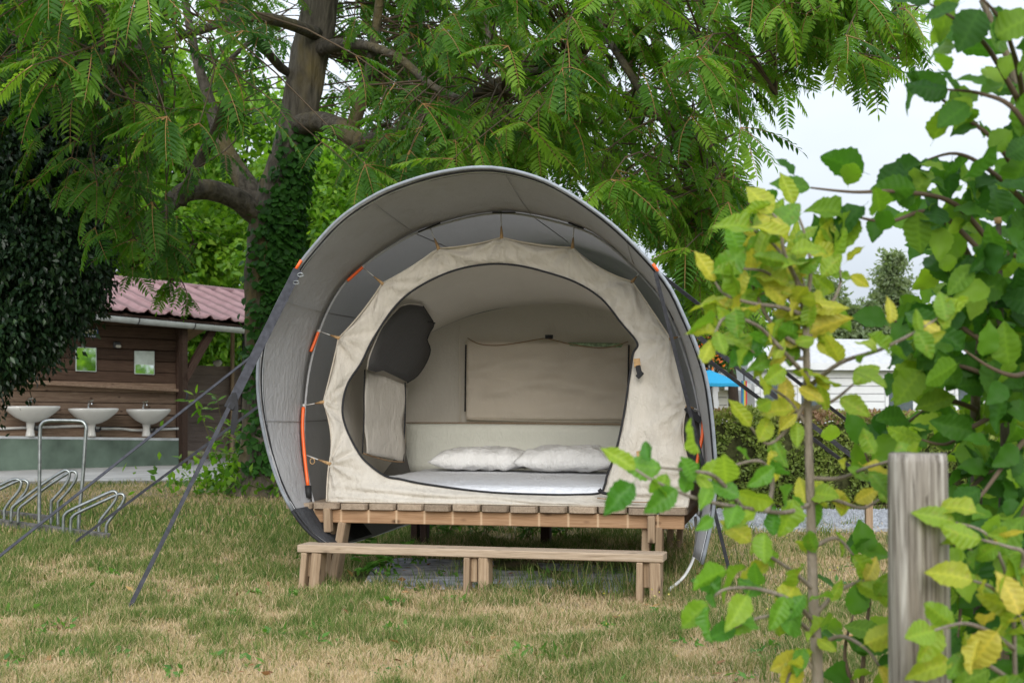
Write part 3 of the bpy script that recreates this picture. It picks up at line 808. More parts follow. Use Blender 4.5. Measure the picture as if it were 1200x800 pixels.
# orange pole sections seen through gaps in the sleeve
def orange(pts, r_=.0085): tube('pole_section', cr([TL(x, y, lambda z: hoop_v(z) - .03) for x, y in pts], 4), r_, MT['orange'], tent, 8)
orange([(355.5, 477), (354.5, 500), (356.5, 530), (361, 570)], .0095)
orange([(373, 389), (369, 400), (364, 412)], .0085); orange([(425, 313), (416, 321), (407, 329)], .0085)
orange([(824, 484), (823, 510), (818, 535), (815, 556)], .0085)
tube('pole_foot', [TL(361, 569, lambda z: hoop_v(z) - .03), TL(361.5, 583, lambda z: hoop_v(z) - .03)], .018, MT['rubber'], tent, 10)
for (a, b) in (((490, 272), (516, 261)), ((577, 249), (604, 249)), ((666, 261), (684, 268))):
    tube('sleeve_gap', [TL(*a, lambda z: hoop_v(z) - .02), TL(*b, lambda z: hoop_v(z) - .02)], .0045, MT['black'], tent, 6)
# small orange tags on the rim
for a, b in (((353, 305), (345, 318)), ((765, 309), (771, 318))):
    tube('rim_tag', [TL(*a, lambda z: rim_v(z) - .02), TL(*b, lambda z: rim_v(z) - .02)], .008, MT['orange'], tent, 6)
# buckles on the right-hand panel
for x, y in ((747, 430), (750.5, 538)):
    fv = lambda z: front_v(z) - .02
    plank('buckle_strap', TL(x - 1, y - 10, fv), TL(x, y, fv), .034, .006, MT['tan'], tent, .002, up=Vv)
    bk = plank('buckle', TL(x + .5, y - 2, fv) - Vv * .006, TL(x + 3, y + 9, fv) - Vv * .006, .026, .010, MT['black'], tent, .004, up=Vv)
    plank('buckle_prong', TL(x + 1, y + 7, fv) - Vv * .008, TL(x + 5, y + 11, fv) - Vv * .008, .040, .008, MT['black'], bk, .003, up=Vv)
plank('floor_clip', TP(764, 590.5, -.005) + Vector((0, 0, .008)), TP(773, 591, -.005) + Vector((0, 0, .008)), .012, .014, MT['black'], tent, .003)
tube('floor_cord', cr([TP(x, y, -.0) + Vector((0, 0, .012)) for x, y in ((700, 586), (725, 589), (748, 591), (765, 591))], 4), .003, MT['piping'], tent, 5)
# black door roll end at the foot of the hanging flap
tube('door_hem', cr([TP(x, y, .02) for x, y in ((702, 573), (706, 577), (716, 578.5), (728, 578), (740, 577))], 4), [.011] * 4 + [.008] * 13, MT['black'], tent, 6)
# added dark sheet standing in for the dark gap, and strap, far right
V = [TP(x, y, v_) for x, y, v_ in ((802, 484, .15), (818, 482, .2), (824, 520, .2), (822, 556, .2), (813, 556, .12), (801, 517, .12))]
mesh_pf('added_dark_sheet', V, [(0, 1, 2, 5), (5, 2, 3, 4)], MT['mesh_dark'], tent)
ribbon('side_strap', [TP(804, 477, .12), TP(812, 486, .12), TP(822, 493, .12)], [.03, .035, .03], MT['black'], tent, side=Vector((0, 0, 1)))

# ---- bedding
def soft_box(name, u0, u1, v0, v1, z0, z1, mat, parent=None, amp=.006, nx=40, ny=34, r=.10):
    V = []; Fc = []
    def hgt(s_, t_):
        du = min(s_, 1 - s_) * (u1 - u0); dv = min(t_, 1 - t_) * (v1 - v0)
        e = 1 - (1 - min(1, du / r)) ** 2.2 if du < r else 1
        f = 1 - (1 - min(1, dv / r)) ** 2.2 if dv < r else 1
        return z0 + (z1 - z0) * e * f
    for j in range(ny + 1):
        for i in range(nx + 1):
            s_, t_ = i / nx, j / ny; s2 = .5 - .5 * math.cos(math.pi * s_); t2 = .5 - .5 * math.cos(math.pi * t_)
            z = hgt(s2, t2); u_ = u0 + (u1 - u0) * s2; v_ = v0 + (v1 - v0) * t2
            z += amp * math.sin(v_ * 34 + 2 * mnoise.noise(Vector((u_ * 1.2, v_ * 3, 0)))) * (z > z0 + .01) * .35 + amp * mnoise.noise(Vector((u_ * 3, v_ * 9, 1)))
            V.append(T(u_, v_, z))
    for j in range(ny):
        for i in range(nx):
            q = j * (nx + 1) + i; Fc.append((q, q + 1, q + nx + 2, q + nx + 1))
    base = len(V)
    ring = list(range(nx + 1)) + [j * (nx + 1) + nx for j in range(1, ny + 1)] + [ny * (nx + 1) + i for i in range(nx - 1, -1, -1)] + [j * (nx + 1) for j in range(ny - 1, 0, -1)]
    Fc.append(tuple(reversed(ring)))
    return mesh_pf(name, V, Fc, mat, parent, sm=True)
mat_o = soft_box('mattress', -.86, .82, .10, 1.97, DZ + .012, DZ + .085, MT['sheet'], amp=.007)
tag(mat_o, 'white sheeted mattress filling the floor of the open tent', 'mattress')
def pillow(cx, cy_, w_, d_, h_, rot, label, seed, tip):
    V = []; Fc = []; nu, nv = 30, 20
    c = T(cx, cy_, DZ + .085); Mr = Matrix.Rotation(-YAW + rot, 3, 'Z')
    for side in (1, -1):
        for j in range(nv + 1):
            for i in range(nu + 1):
                a = 2 * i / nu - 1; b = 2 * j / nv - 1
                pin = (1 - .10 * (1 - a * a) * 0 - .12 * (1 - b * b) * 0)
                x = a * w_ / 2 * (1 - .07 * (1 - b * b)); y = b * d_ / 2 * (1 - .08 * (1 - a * a))
                h = h_ * .5 * .86 * (max(0, 1 - abs(a) ** 3.4) * max(0, 1 - abs(b) ** 2.8)) ** .5
                nzv = mnoise.noise(Vector((x * 9 + seed, y * 9, side))) * .012 + mnoise.noise(Vector((x * 22 + seed, y * 16, side))) * .008 + .0035 * math.sin(x * 30 + y * 44 + 4 * mnoise.noise(Vector((x * 5, y * 5, seed))))
                env = min(1, 6 * (1 - abs(a))) * min(1, 6 * (1 - abs(b)))
                wr_ = .007 * math.sin((math.atan2(b + .02, a - (1 if a > 0 else -1)) * 9)) * math.exp(-3 * (1 - abs(a))) * env
                z = side * h * (1 if side > 0 else .55) + (nzv + wr_) * env + h_ * .28
                V.append(c + Mr @ Vector((x, y, 0)) + Vector((0, 0, max(.004, z) if side < 0 else z)))
        off = 0 if side > 0 else (nu + 1) * (nv + 1)
        for j in range(nv):
            for i in range(nu):
                q = off + j * (nu + 1) + i; f = (q, q + 1, q + nu + 2, q + nu + 1)
                Fc.append(f if side > 0 else f[::-1])
    me = bpy.data.meshes.new('pillow'); me.from_pydata([tuple(v) for v in V], [], Fc)
    bm = bmesh.new(); bm.from_mesh(me); bmesh.ops.remove_doubles(bm, verts=bm.verts, dist=.004); bm.to_mesh(me); bm.free(); smooth(me)
    o = link('pillow', me, MT['pillow']); tag(o, label, 'pillow', 'pillows at the head of the mattress'); return o
def pu(px, v): return tu(TP(px, 545, v))[0]
pillow(pu(567, 1.62), 1.62, .64, .40, .215, .03, 'flatter white pillow on the left with one corner poking out', 3, 1)
pillow(pu(667, 1.56), 1.56, .63, .42, .235, -.05, 'plumper white pillow on the right beside the hanging tent flap', 17, 0)

# ---- guy ropes
def guy(name, a, b, wa, wb, label, split=.0, sag=0.0, n=12):
    e = thing(name, b, label, 'guy rope', 'guy ropes of the tent')
    pts = [a.lerp(b, i / n) - Vector((0, 0, sag * math.sin(math.pi * i / n))) for i in range(n + 1)]
    if split:
        k = max(1, int(n * split))
        ribbon('upper_strap', pts[:k + 1], wa, MT['strap'], e, side=Vector((1, .2, 0)))
        ribbon('lower_strap', [pts[k] - Vector((0, .004, 0))] + pts[k + 1:], wb, MT['strap'], e, side=Vector((1, .2, 0)))
        q = pts[k]; dd = (b - a).normalized()
        bk_ = plank('buckle', q - dd * .03, q + dd * .03, wa * 1.1, .012, MT['black'], e, .003, up=Vector((0, -1, 0)))
        ribbon('loose_end', [q + Vector((.012, 0, .05)), q + Vector((.022, -.005, -.02)), q + Vector((.016, -.01, -.10)), q + Vector((.008, -.01, -.15))], [.022, .028, .03, .014], MT['black'], e)
    else:
        ribbon('strap', pts, wb, MT['strap'], e, side=Vector((1, .2, 0)))
    tube('peg', [b + Vector((0, 0, .02)), b - Vector((0, 0, .12))], .006, MT['dark_metal'], e, 6)
    return e
def gpt(px, py): return gnd(px, py, 0.01)
g1 = guy('guy_rope', TL(349, 316, lambda z: rim_v(z) - .03), gpt(152, 711), .045, .020, 'broad grey strap from the left hood edge down to the grass in front', split=.42)
for k, (x, y) in enumerate(((352, 322), (347, 331))):
    q = TL(x, y, lambda z: rim_v(z) - .06)
    tube('strap_ring', [q + Vector((.015 * math.cos(a), 0, .009 * math.sin(a))) for a in [j * math.pi / 5 for j in range(11)]], .0022, MT['galv'], g1, 5)
guy('guy_rope', TL(318, 399, lambda z: .5), gnd(-90, 722, .01), .02, .015, 'black rope slanting across the washbasins to beyond the left edge')
guy('guy_rope', at(335, 452, 8.9), gpt(78, 642), .02, .017, 'thin dark rope passing behind the bike rack to the grass')
guy('guy_rope', TL(768, 319, lambda z: rim_v(z) - .03), gpt(859, 686), .018, .018, 'grey strap dropping from the right hood edge to the grass nearby')
guy('guy_rope', TP(806, 404, .6), gpt(1122, 641), .02, .022, 'lowest of the dark ropes running right towards the hedge')
guy('guy_rope', TP(782, 366, .5), gpt(1150, 652), .032, .026, 'broad middle one of the dark ropes running right towards the hedge')
guy('guy_rope', TL(772, 320, lambda z: rim_v(z) + .1), gpt(1172, 633), .02, .02, 'highest thin dark rope running right from the top hood corner')
hs = cr([at(x, y, Y) for x, y, Y in ((815, 606, 7.3), (816, 630, 7.15), (813, 652, 7.0), (805, 670, 6.9), (796, 681, 6.85), (784, 690, 6.8))], 5)
hs[-1].z = .01
tag(tube('water_hose', hs, .008, MT['white_pvc'], None, 8), 'thin white hose curling down beside the platform right end', 'hose')

# ---- slab below the platform
def slab(name, pts, z, h, mat, kind='structure'):
    V = [Vector((p.x, p.y, z)) for p in pts] + [Vector((p.x, p.y, z - h)) for p in pts]; n = len(pts)
    Fc = [tuple(range(n))] + [(i, i + n, (i + 1) % n + n, (i + 1) % n) for i in range(n)]
    o = mesh_pf(name, V, Fc, mat); return tag(o, kind=kind)
sp = [gnd(x, y) for x, y in ((425, 688), (520, 691), (640, 694), (738, 695), (748, 680), (735, 665), (610, 660), (500, 656), (442, 655), (436, 668))]
slab('concrete_slab', sp, .010, .05, MT['slab'])

# ------------------------------------------------------------------ wash-house
PSI = R(40)
WD = Vector((math.cos(PSI), math.sin(PSI), 0)); WN = Vector((math.sin(PSI), -math.cos(PSI), 0))
WO = Vector((-5.73, 18.7, 0))
def WP(px, py, off=0.0): return planehit(px, py, WO + WN * off, WN)
wh = thing('wash_house', WP(110, 553, 0), 'dark plank wash house with faded red roof behind the bike rack', 'building')
# horizontal boards of the open wall
rows_l = [357, 372, 386, 400, 414, 428, 442, 456, 470, 484, 498, 513]      # y at x = -60
rows_r = [372, 385.5, 399, 412, 425, 438, 450, 461, 473, 487, 501, 516]   # y at x = 216
WXL, WXR = -60, 216
for k in range(len(rows_l) - 1):
    a0 = WP(WXL, rows_l[k]); a1 = WP(WXL, rows_l[k + 1]); b0 = WP(WXR, rows_r[k]); b1 = WP(WXR, rows_r[k + 1])
    pa, pb = (a0 + a1) / 2, (b0 + b1) / 2
    hgt_ = ((a0 - a1).length + (b0 - b1).length) / 2
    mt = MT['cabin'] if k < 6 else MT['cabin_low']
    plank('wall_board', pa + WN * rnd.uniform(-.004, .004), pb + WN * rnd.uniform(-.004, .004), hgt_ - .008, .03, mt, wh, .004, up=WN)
pl0, pl1 = WP(-60, 513, .22), WP(217, 516, .22)
def wbox(name, pxl, ytl, ybl, pxr, ytr, ybr, off, depth, mat, parent):
    """box whose front face is a quad in the wall's plane"""
    q = [WP(pxl, ytl, off), WP(pxr, ytr, off), WP(pxr, ybr, off), WP(pxl, ybl, off)]
    V = q + [p - WN * depth for p in q]
    return mesh_pf(name, V, [(0, 3, 2, 1), (4, 5, 6, 7), (0, 1, 5, 4), (1, 2, 6, 5), (2, 3, 7, 6), (3, 0, 4, 7)], mat, parent)
wbox('plinth', -60, 512, 556, 217, 516, 556, .20, .45, MT['green_wall'], wh)
wbox('plinth_cap', -60, 510, 513, 214, 513.4, 516, .205, .12, MT['zinc'], wh)
wbox('back_wall', -60, 352, 556, 205, 376, 560, -2.6, .1, MT['beamdark'], wh)
wbox('inner_lining', -62, 352, 515, 216, 376, 517, -.03, .05, MT['beamdark'], wh)
wbox('corner_post', 207.5, 378, 517, 218, 380, 517, .05, .14, MT['beamdark'], wh)
wbox('porch_post', 214, 384, 554, 220, 385, 555, .5, .12, MT['cabin'], wh)
plank('brace', WP(215, 446, .45), WP(249, 386, .45), .10, .10, MT['beamdark'], wh, .004, up=WN)
wbox('shelf_board', -60, 440.5, 444.5, 214, 456, 459, .14, .15, MT['cabin_low'], wh)
# gutter, fascia, roof
ga, gb = WP(-60, 353, .62), WP(410, 396, .62)
def gutter(a, b, r_, mat, parent):
    V = []; Fc = []; n = 10; t = (b - a).normalized()
    for k, p in enumerate((a, b)):
        for i in range(n + 1):
            an = math.pi * i / n
            for rr in (r_, r_ - .004): V.append(p + WN * (-math.cos(an) * rr) + Vector((0, 0, -math.sin(an) * rr)))
    m = (n + 1) * 2
    for i in range(n):
        for s_ in (0, 1):
            q = i * 2 + s_; f = (q, q + 2, q + 2 + m, q + m); Fc.append(f if s_ else f[::-1])
    return mesh_pf('gutter', V, Fc, mat, parent, sm=True)
gt = gutter(ga, gb, .075, MT['zinc'], wh)
for f_ in (.1, .25, .42, .56, .7, .83, .95):
    p = ga.lerp(gb, f_); 
    tube('gutter_bracket', [p + WN * (-math.cos(a) * .079) + Vector((0, 0, -math.sin(a) * .079)) for a in [math.pi * i / 8 for i in range(9)]], .007, MT['dark_metal'], gt, 5)
up_ = Vector((0, 0, 1))
plank('fascia', ga - WN * .10 + up_ * .0, gb - WN * .10, .12, .02, MT['beamdark'], wh, 0, up=WN)
eave_a = ga + WN * .0 + up_ * .07; eave_b = gb + up_ * .07
RL = 2.75; PIT = math.tan(R(15))
slope = (-WN + up_ * PIT)
# roof sheets: profile runs up the slope, ribs every 0.31 m
Lr = (eave_b - eave_a).length; td = (eave_b - eave_a).normalized()
nsh = 6
for k in range(nsh):
    V = []; Fc = []; s0 = Lr * k / nsh - .02; s1 = Lr * (k + 1) / nsh + .02
    nu_ = 44; nv_ = 16
    for j in range(nv_ + 1):
        t = j / nv_
        for i in range(nu_ + 1):
            sx = s0 + (s1 - s0) * i / nu_
            ph = (sx / .31) % 1; h = .050 * max(0, math.cos((ph - .5) * 2 * math.pi)) ** 1.5 + .006 * math.sin(sx * 60)
            stp = .018 * (1 - (t * 7) % 1)
            V.append(eave_a + td * sx + slope * (RL * t) + up_ * (h + stp + (.003 if k % 2 else 0)))
    for j in range(nv_):
        for i in range(nu_):
            q = j * (nu_ + 1) + i; Fc.append((q, q + 1, q + nu_ + 2, q + nu_ + 1))
    o = mesh_pf('roof_sheet', V, Fc, MT['roofrib'], wh, sm=True)
    av = o.data.attributes.new('rib', 'FLOAT', 'POINT'); av.data.foreach_set('value', np.array([max(0, math.cos((((s0 + (s1 - s0) * (q % (nu_ + 1)) / nu_) / .31) % 1 - .5) * 2 * math.pi)) for q in range(len(V))], dtype=np.float32))
    m_ = o.modifiers.new('t', 'SOLIDIFY'); m_.thickness = .006
ri_a = eave_a + slope * RL; ri_b = eave_b + slope * RL
tube('ridge_cap', [ri_a, ri_b], .07, MT['roof'], wh, 8)
sl2 = (-WN - up_ * PIT)
mesh_pf('rear_roof', [ri_a, ri_b, ri_b + sl2 * RL, ri_a + sl2 * RL], [(0, 1, 2, 3)], MT['roof'], wh)
mesh_pf('soffit', [eave_a - up_ * .045, eave_b - up_ * .045, eave_b - WN * 1.0 + up_ * .18, eave_a - WN * 1.0 + up_ * .18], [(0, 1, 2, 3)], MT['beamdark'], wh)
for f_ in np.linspace(.05, .97, 9):
    p = eave_a.lerp(eave_b, f_) - up_ * .06 - WN * .05; plank('rafter', p, p + slope * 1.2, .06, .09, MT['beamdark'], wh, 0)

# basins
def basin(px, py_rim, wpx, label, seed):
    base = WP(px, 511, .12)
    rimc = WP(px, py_rim, .24)
    e = thing('washbasin', (rimc.x, rimc.y, base.z), label, 'washbasin', 'washbasins along the wash house wall')
    W = wpx / F * rimc.y * .93; D = .46; zr = rimc.z
    V = []; Fc = []; n = 28
    prof = [(0.0, -.20), (.20, -.195), (.34, -.18), (.60, -.135), (.82, -.075), (.96, -.03), (1.0, -.006), (1.0, .010), (.975, .016), (.90, .012), (.84, .0), (.76, -.04), (.6, -.085), (.38, -.115), (.12, -.13), (0.0, -.13)]
    for r_, z in prof:
        for i in range(n):
            a = 2 * math.pi * i / n; ca, sa = math.cos(a), math.sin(a)
            ex = abs(ca) ** .85 * (1 if ca > 0 else -1); ey = abs(sa) ** .75 * (1 if sa > 0 else -1)
            q = rimc - WN * .0 + WD * (ex * r_ * W / 2) + WN * (ey * r_ * D / 2 if ey > 0 else ey * min(1, r_ + .1 if r_ > .5 else r_) * D / 2 * .9)
            V.append(Vector((q.x, q.y, zr + z)))
    for j in range(len(prof) - 1):
        for i in range(n):
            a, b = j * n + i, j * n + (i + 1) % n; Fc.append((a, b, b + n, a + n))
    mesh_pf('bowl', V, Fc, MT['ceramic'], e, sm=True)
    c = rimc - WN * .06
    tube('pedestal', [Vector((c.x, c.y, base.z + .0)), Vector((c.x, c.y, base.z + .02)), Vector((c.x, c.y, base.z + .10)), Vector((c.x, c.y, zr - .17)), Vector((c.x, c.y, zr - .11))], [.062, .060, .045, .062, .12], MT['ceramic'], e, 14)
    t0 = rimc - WN * .17; t0.z = zr + .01
    tp = tube('tap', cr([t0, t0 + up_ * .05, t0 + up_ * .085 + WN * .03, t0 + up_ * .075 + WN * .10, t0 + up_ * .055 + WN * .115], 4), .014, MT['chrome'], e, 8)
    plank('tap_handle', t0 + up_ * .095 - WD * .005, t0 + up_ * .115 + WD * .07, .022, .016, MT['chrome'], tp, .004)
    w0 = c - WN * .04 + WD * .07
    tube('waste_pipe', cr([Vector((w0.x, w0.y, zr - .16)), Vector((w0.x, w0.y, zr - .27)), Vector((w0.x, w0.y, zr - .30)) + WD * .04, Vector((w0.x, w0.y, zr - .27)) + WD * .09 - WN * .04, Vector((w0.x, w0.y, zr - .26)) + WD * .12 - WN * .1], 3), .014, MT['dark_metal'], e, 6)
    return e
basin(38, 477, 68, 'white washbasin nearest the dark evergreen, leftmost of three', 1)
basin(109.5, 479.5, 62, 'white washbasin in the middle of the row of three', 2)
basin(174, 480.5, 55, 'white washbasin nearest the dark corner post of the wash house', 3)
tag(tube('water_pipe', cr([WP(x, y, .05) for x, y in ((-20, 503), (30, 501), (62, 500), (100, 499), (118, 502), (140, 502), (160, 504), (185, 503), (209, 502))], 3), .018, MT['white_pvc'], None, 8),
    'thin white pipe running along the wall below the washbasins', 'pipe')
# mirrors
def mirror(pxl, ytl, ybl, pxr, ytr, ybr, label, tilt=0.0):
    e = wbox('wall_mirror', pxl, ytl, ybl, pxr, ytr, ybr, .045, .02, MT['mframe'], None)
    tag(e, label, 'mirror', 'square mirrors on the plank wall')
    g = [WP(pxl + .8, ytl + .8, .047), WP(pxr - .8, ytr + .8, .047), WP(pxr - .8, ybr - .8, .047), WP(pxl + .8, ybl - .8, .047)]
    if tilt:
        for q in g[:2]: q += WN * tilt
    mesh_pf('mirror_glass', g, [(3, 2, 1, 0)], MT['mirror'], e)
mirror(17, 417, 441, 41, 418.5, 442, 'square mirror half hidden by the dark evergreen branches')
mirror(89, 406.5, 434.5, 113, 407.5, 435.5, 'square mirror above the middle washbasin')
mirror(158, 411, 438, 181, 411.5, 439, 'square mirror above the rightmost washbasin, reflecting pale sky', -.005)
sg = wbox('wall_sign', 91, 385, 394, 115, 386, 395.5, .04, .02, MT['signblue'], None); tag(sg, 'small blue and cream sign above the middle mirror', 'sign')
wbox('sign_print', 99, 386, 391, 113.5, 386.6, 392, .045, .004, MT['signcream'], sg)
wbox('sign_stripe', 92, 392.3, 393.6, 114.5, 393.6, 394.8, .045, .004, MT['paper'], sg)
lp = WP(137, 404, .06)
lm = thing('wall_lamp', lp, 'small dark bulkhead lamp on the planks between two mirrors', 'lamp')
plank('lamp_body', lp - WD * .05, lp + WD * .05, .05, .09, MT['dark_metal'], lm, .015)
plank('lamp_cover', lp - WD * .03 + WN * .035 - up_ * .02, lp + WD * .045 + WN * .035 - up_ * .02, .03, .04, MT['siding_b'], lm, .012)
# partition behind the porch
FO = WO - WN * 1.3
def FP(px, py): return planehit(px, py, FO, WN)
pt = thing('plank_partition', FP(255, 555), 'grey brown plank partition beside the wash house porch', 'fence')
ys = [429, 440, 451, 462, 473, 484, 495, 506, 517, 528]
for k in range(len(ys) - 1):
    a, b = FP(214, (ys[k] + ys[k + 1]) / 2 - .6), FP(330, (ys[k] + ys[k + 1]) / 2 + 1.5)
    a = a + WN * (.012 * (k % 2)); b = b + WN * (.012 * (k % 2))
    plank('plank', a, b, (FP(250, ys[k]) - FP(250, ys[k + 1])).length * 1.13 - .004, .03, MT['fencew'], pt, .003, up=WN)
plank('base_board', FP(214, 542), FP(258, 543), .20, .04, MT['cabin_low'], pt, .004, up=WN)
plank('post', FP(268.5, 556) + WN * .06, FP(270.5, 390) + WN * .06, .05, .05, MT['leg'], pt, .004, up=WN)
plank('post', FP(280.5, 556) + WN * .06, FP(283.5, 390) + WN * .06, .035, .035, MT['dark_metal'], pt, .004, up=WN)
plank('post', FP(326, 556) + WN * .06, FP(326, 380) + WN * .06, .09, .09, MT['beamdark'], pt, .004, up=WN)
bm = bmesh.new(); bmesh.ops.create_icosphere(bm, subdivisions=2, radius=1)
for v_ in bm.verts: v_.co = Vector((v_.co.x * .07, v_.co.y * .06, v_.co.z * .055)) * (1 + .2 * mnoise.noise(v_.co * 2))
st_ = bm_obj('pale_stone', bm, MT['siding_b'], None, sm=True, matrix=Matrix.Translation(FP(255, 427) + up_ * .02)); tag(st_, 'round pale stone sitting on top of the plank partition', 'stone')
nq = planehit(290, 454, FO + WN * .12, WN)
no = plank('notice_sheet', nq - WD * .055, nq + WD * .055, .27, .006, MT['paper'], None, 0, up=WN); tag(no, 'white notice sheet hanging beside the tree trunk', 'notice')
for z_ in (.08, .05, .02, -.03, -.07): plank('text_line', nq - WD * .035 + up_ * z_ + WN * .004, nq + WD * (.03 - abs(z_) * .1) + up_ * z_ + WN * .004, .008, .002, MT['signblue'], no, 0, up=WN)
hk = WP(217, 462, .58)
tag(tube('wall_hook', cr([hk + up_ * .06, hk + WN * .05 + up_ * .03, hk + WN * .05 - up_ * .05, hk + WN * .01 - up_ * .08], 4), .014, MT['dark_metal'], None, 6), 'black hook on the porch post', 'hook')

# path in front of the wash house
pp = [gnd(-120, 571), gnd(60, 567), gnd(160, 566), gnd(255, 566), gnd(262, 556), gnd(255, 552), WP(217, 555, .1), WP(-80, 556, .1)]
for p in pp: p.z = 0
slab('path', [gnd(-200, 572), gnd(60, 566.5), gnd(160, 566), gnd(262, 565.5), gnd(300, 556), WP(330, 556, -1.5), WP(-200, 556, -1.5)], .03, .08, MT['concrete'])

# ------------------------------------------------------------------ bike rack
rk = thing('bike_rack', gnd(70, 625), 'galvanised bike rack with wheel loops and a tall hoop on the grass', 'bike rack')
def rt(name, pts, Y, r_, n=4):
    tube(name, cr([at(x, y, Y) for x, y in pts], n), r_, MT['galv'], rk, 8)
plank('base_rail', gnd(-60, 604, .02), gnd(125, 629, .03), .06, .05, MT['railgrey'], rk, .004)
plank('base_rail', gnd(-60, 594, .02), gnd(60, 607, .03), .05, .04, MT['railgrey'], rk, .004)
l1 = [(74, 629), (74.5, 608), (77, 602), (84, 597), (110, 585), (129, 576.5), (135, 576), (137, 580), (134, 588), (124, 601), (117.5, 610), (116, 616), (116, 624)]
for dx, dy in ((0, 0), (8.5, 3)): rt('wheel_loop', [(x + dx, y + dy) for x, y in l1], 9.45, .0115)
l2 = [(13, 613), (13.5, 598), (16, 593), (22, 588), (50, 567), (72, 553), (78, 551), (81.5, 554), (80, 562), (72, 574), (63, 584), (60, 590), (60, 618)]
for dx, dy in ((0, 0), (8, 1)): rt('wheel_loop', [(x + dx, y + dy) for x, y in l2], 10.1, .0115)
l3 = [(-40, 606), (-39, 592), (-34, 585), (-10, 573), (14, 562), (22, 562), (25, 566), (22, 575), (12, 587), (5.5, 597), (5, 603), (5, 613)]
for dx, dy in ((0, 0), (8, 1)): rt('wheel_loop', [(x + dx, y + dy) for x, y in l3], 10.4, .0115)
rt('tall_hoop', [(46, 620), (46, 590), (46.5, 540), (47, 505), (49, 497), (55, 493), (70, 492.5), (92, 493), (98, 495), (101, 501), (100.5, 510), (97, 560), (93, 600), (92, 623)], 9.75, .0135, 5)

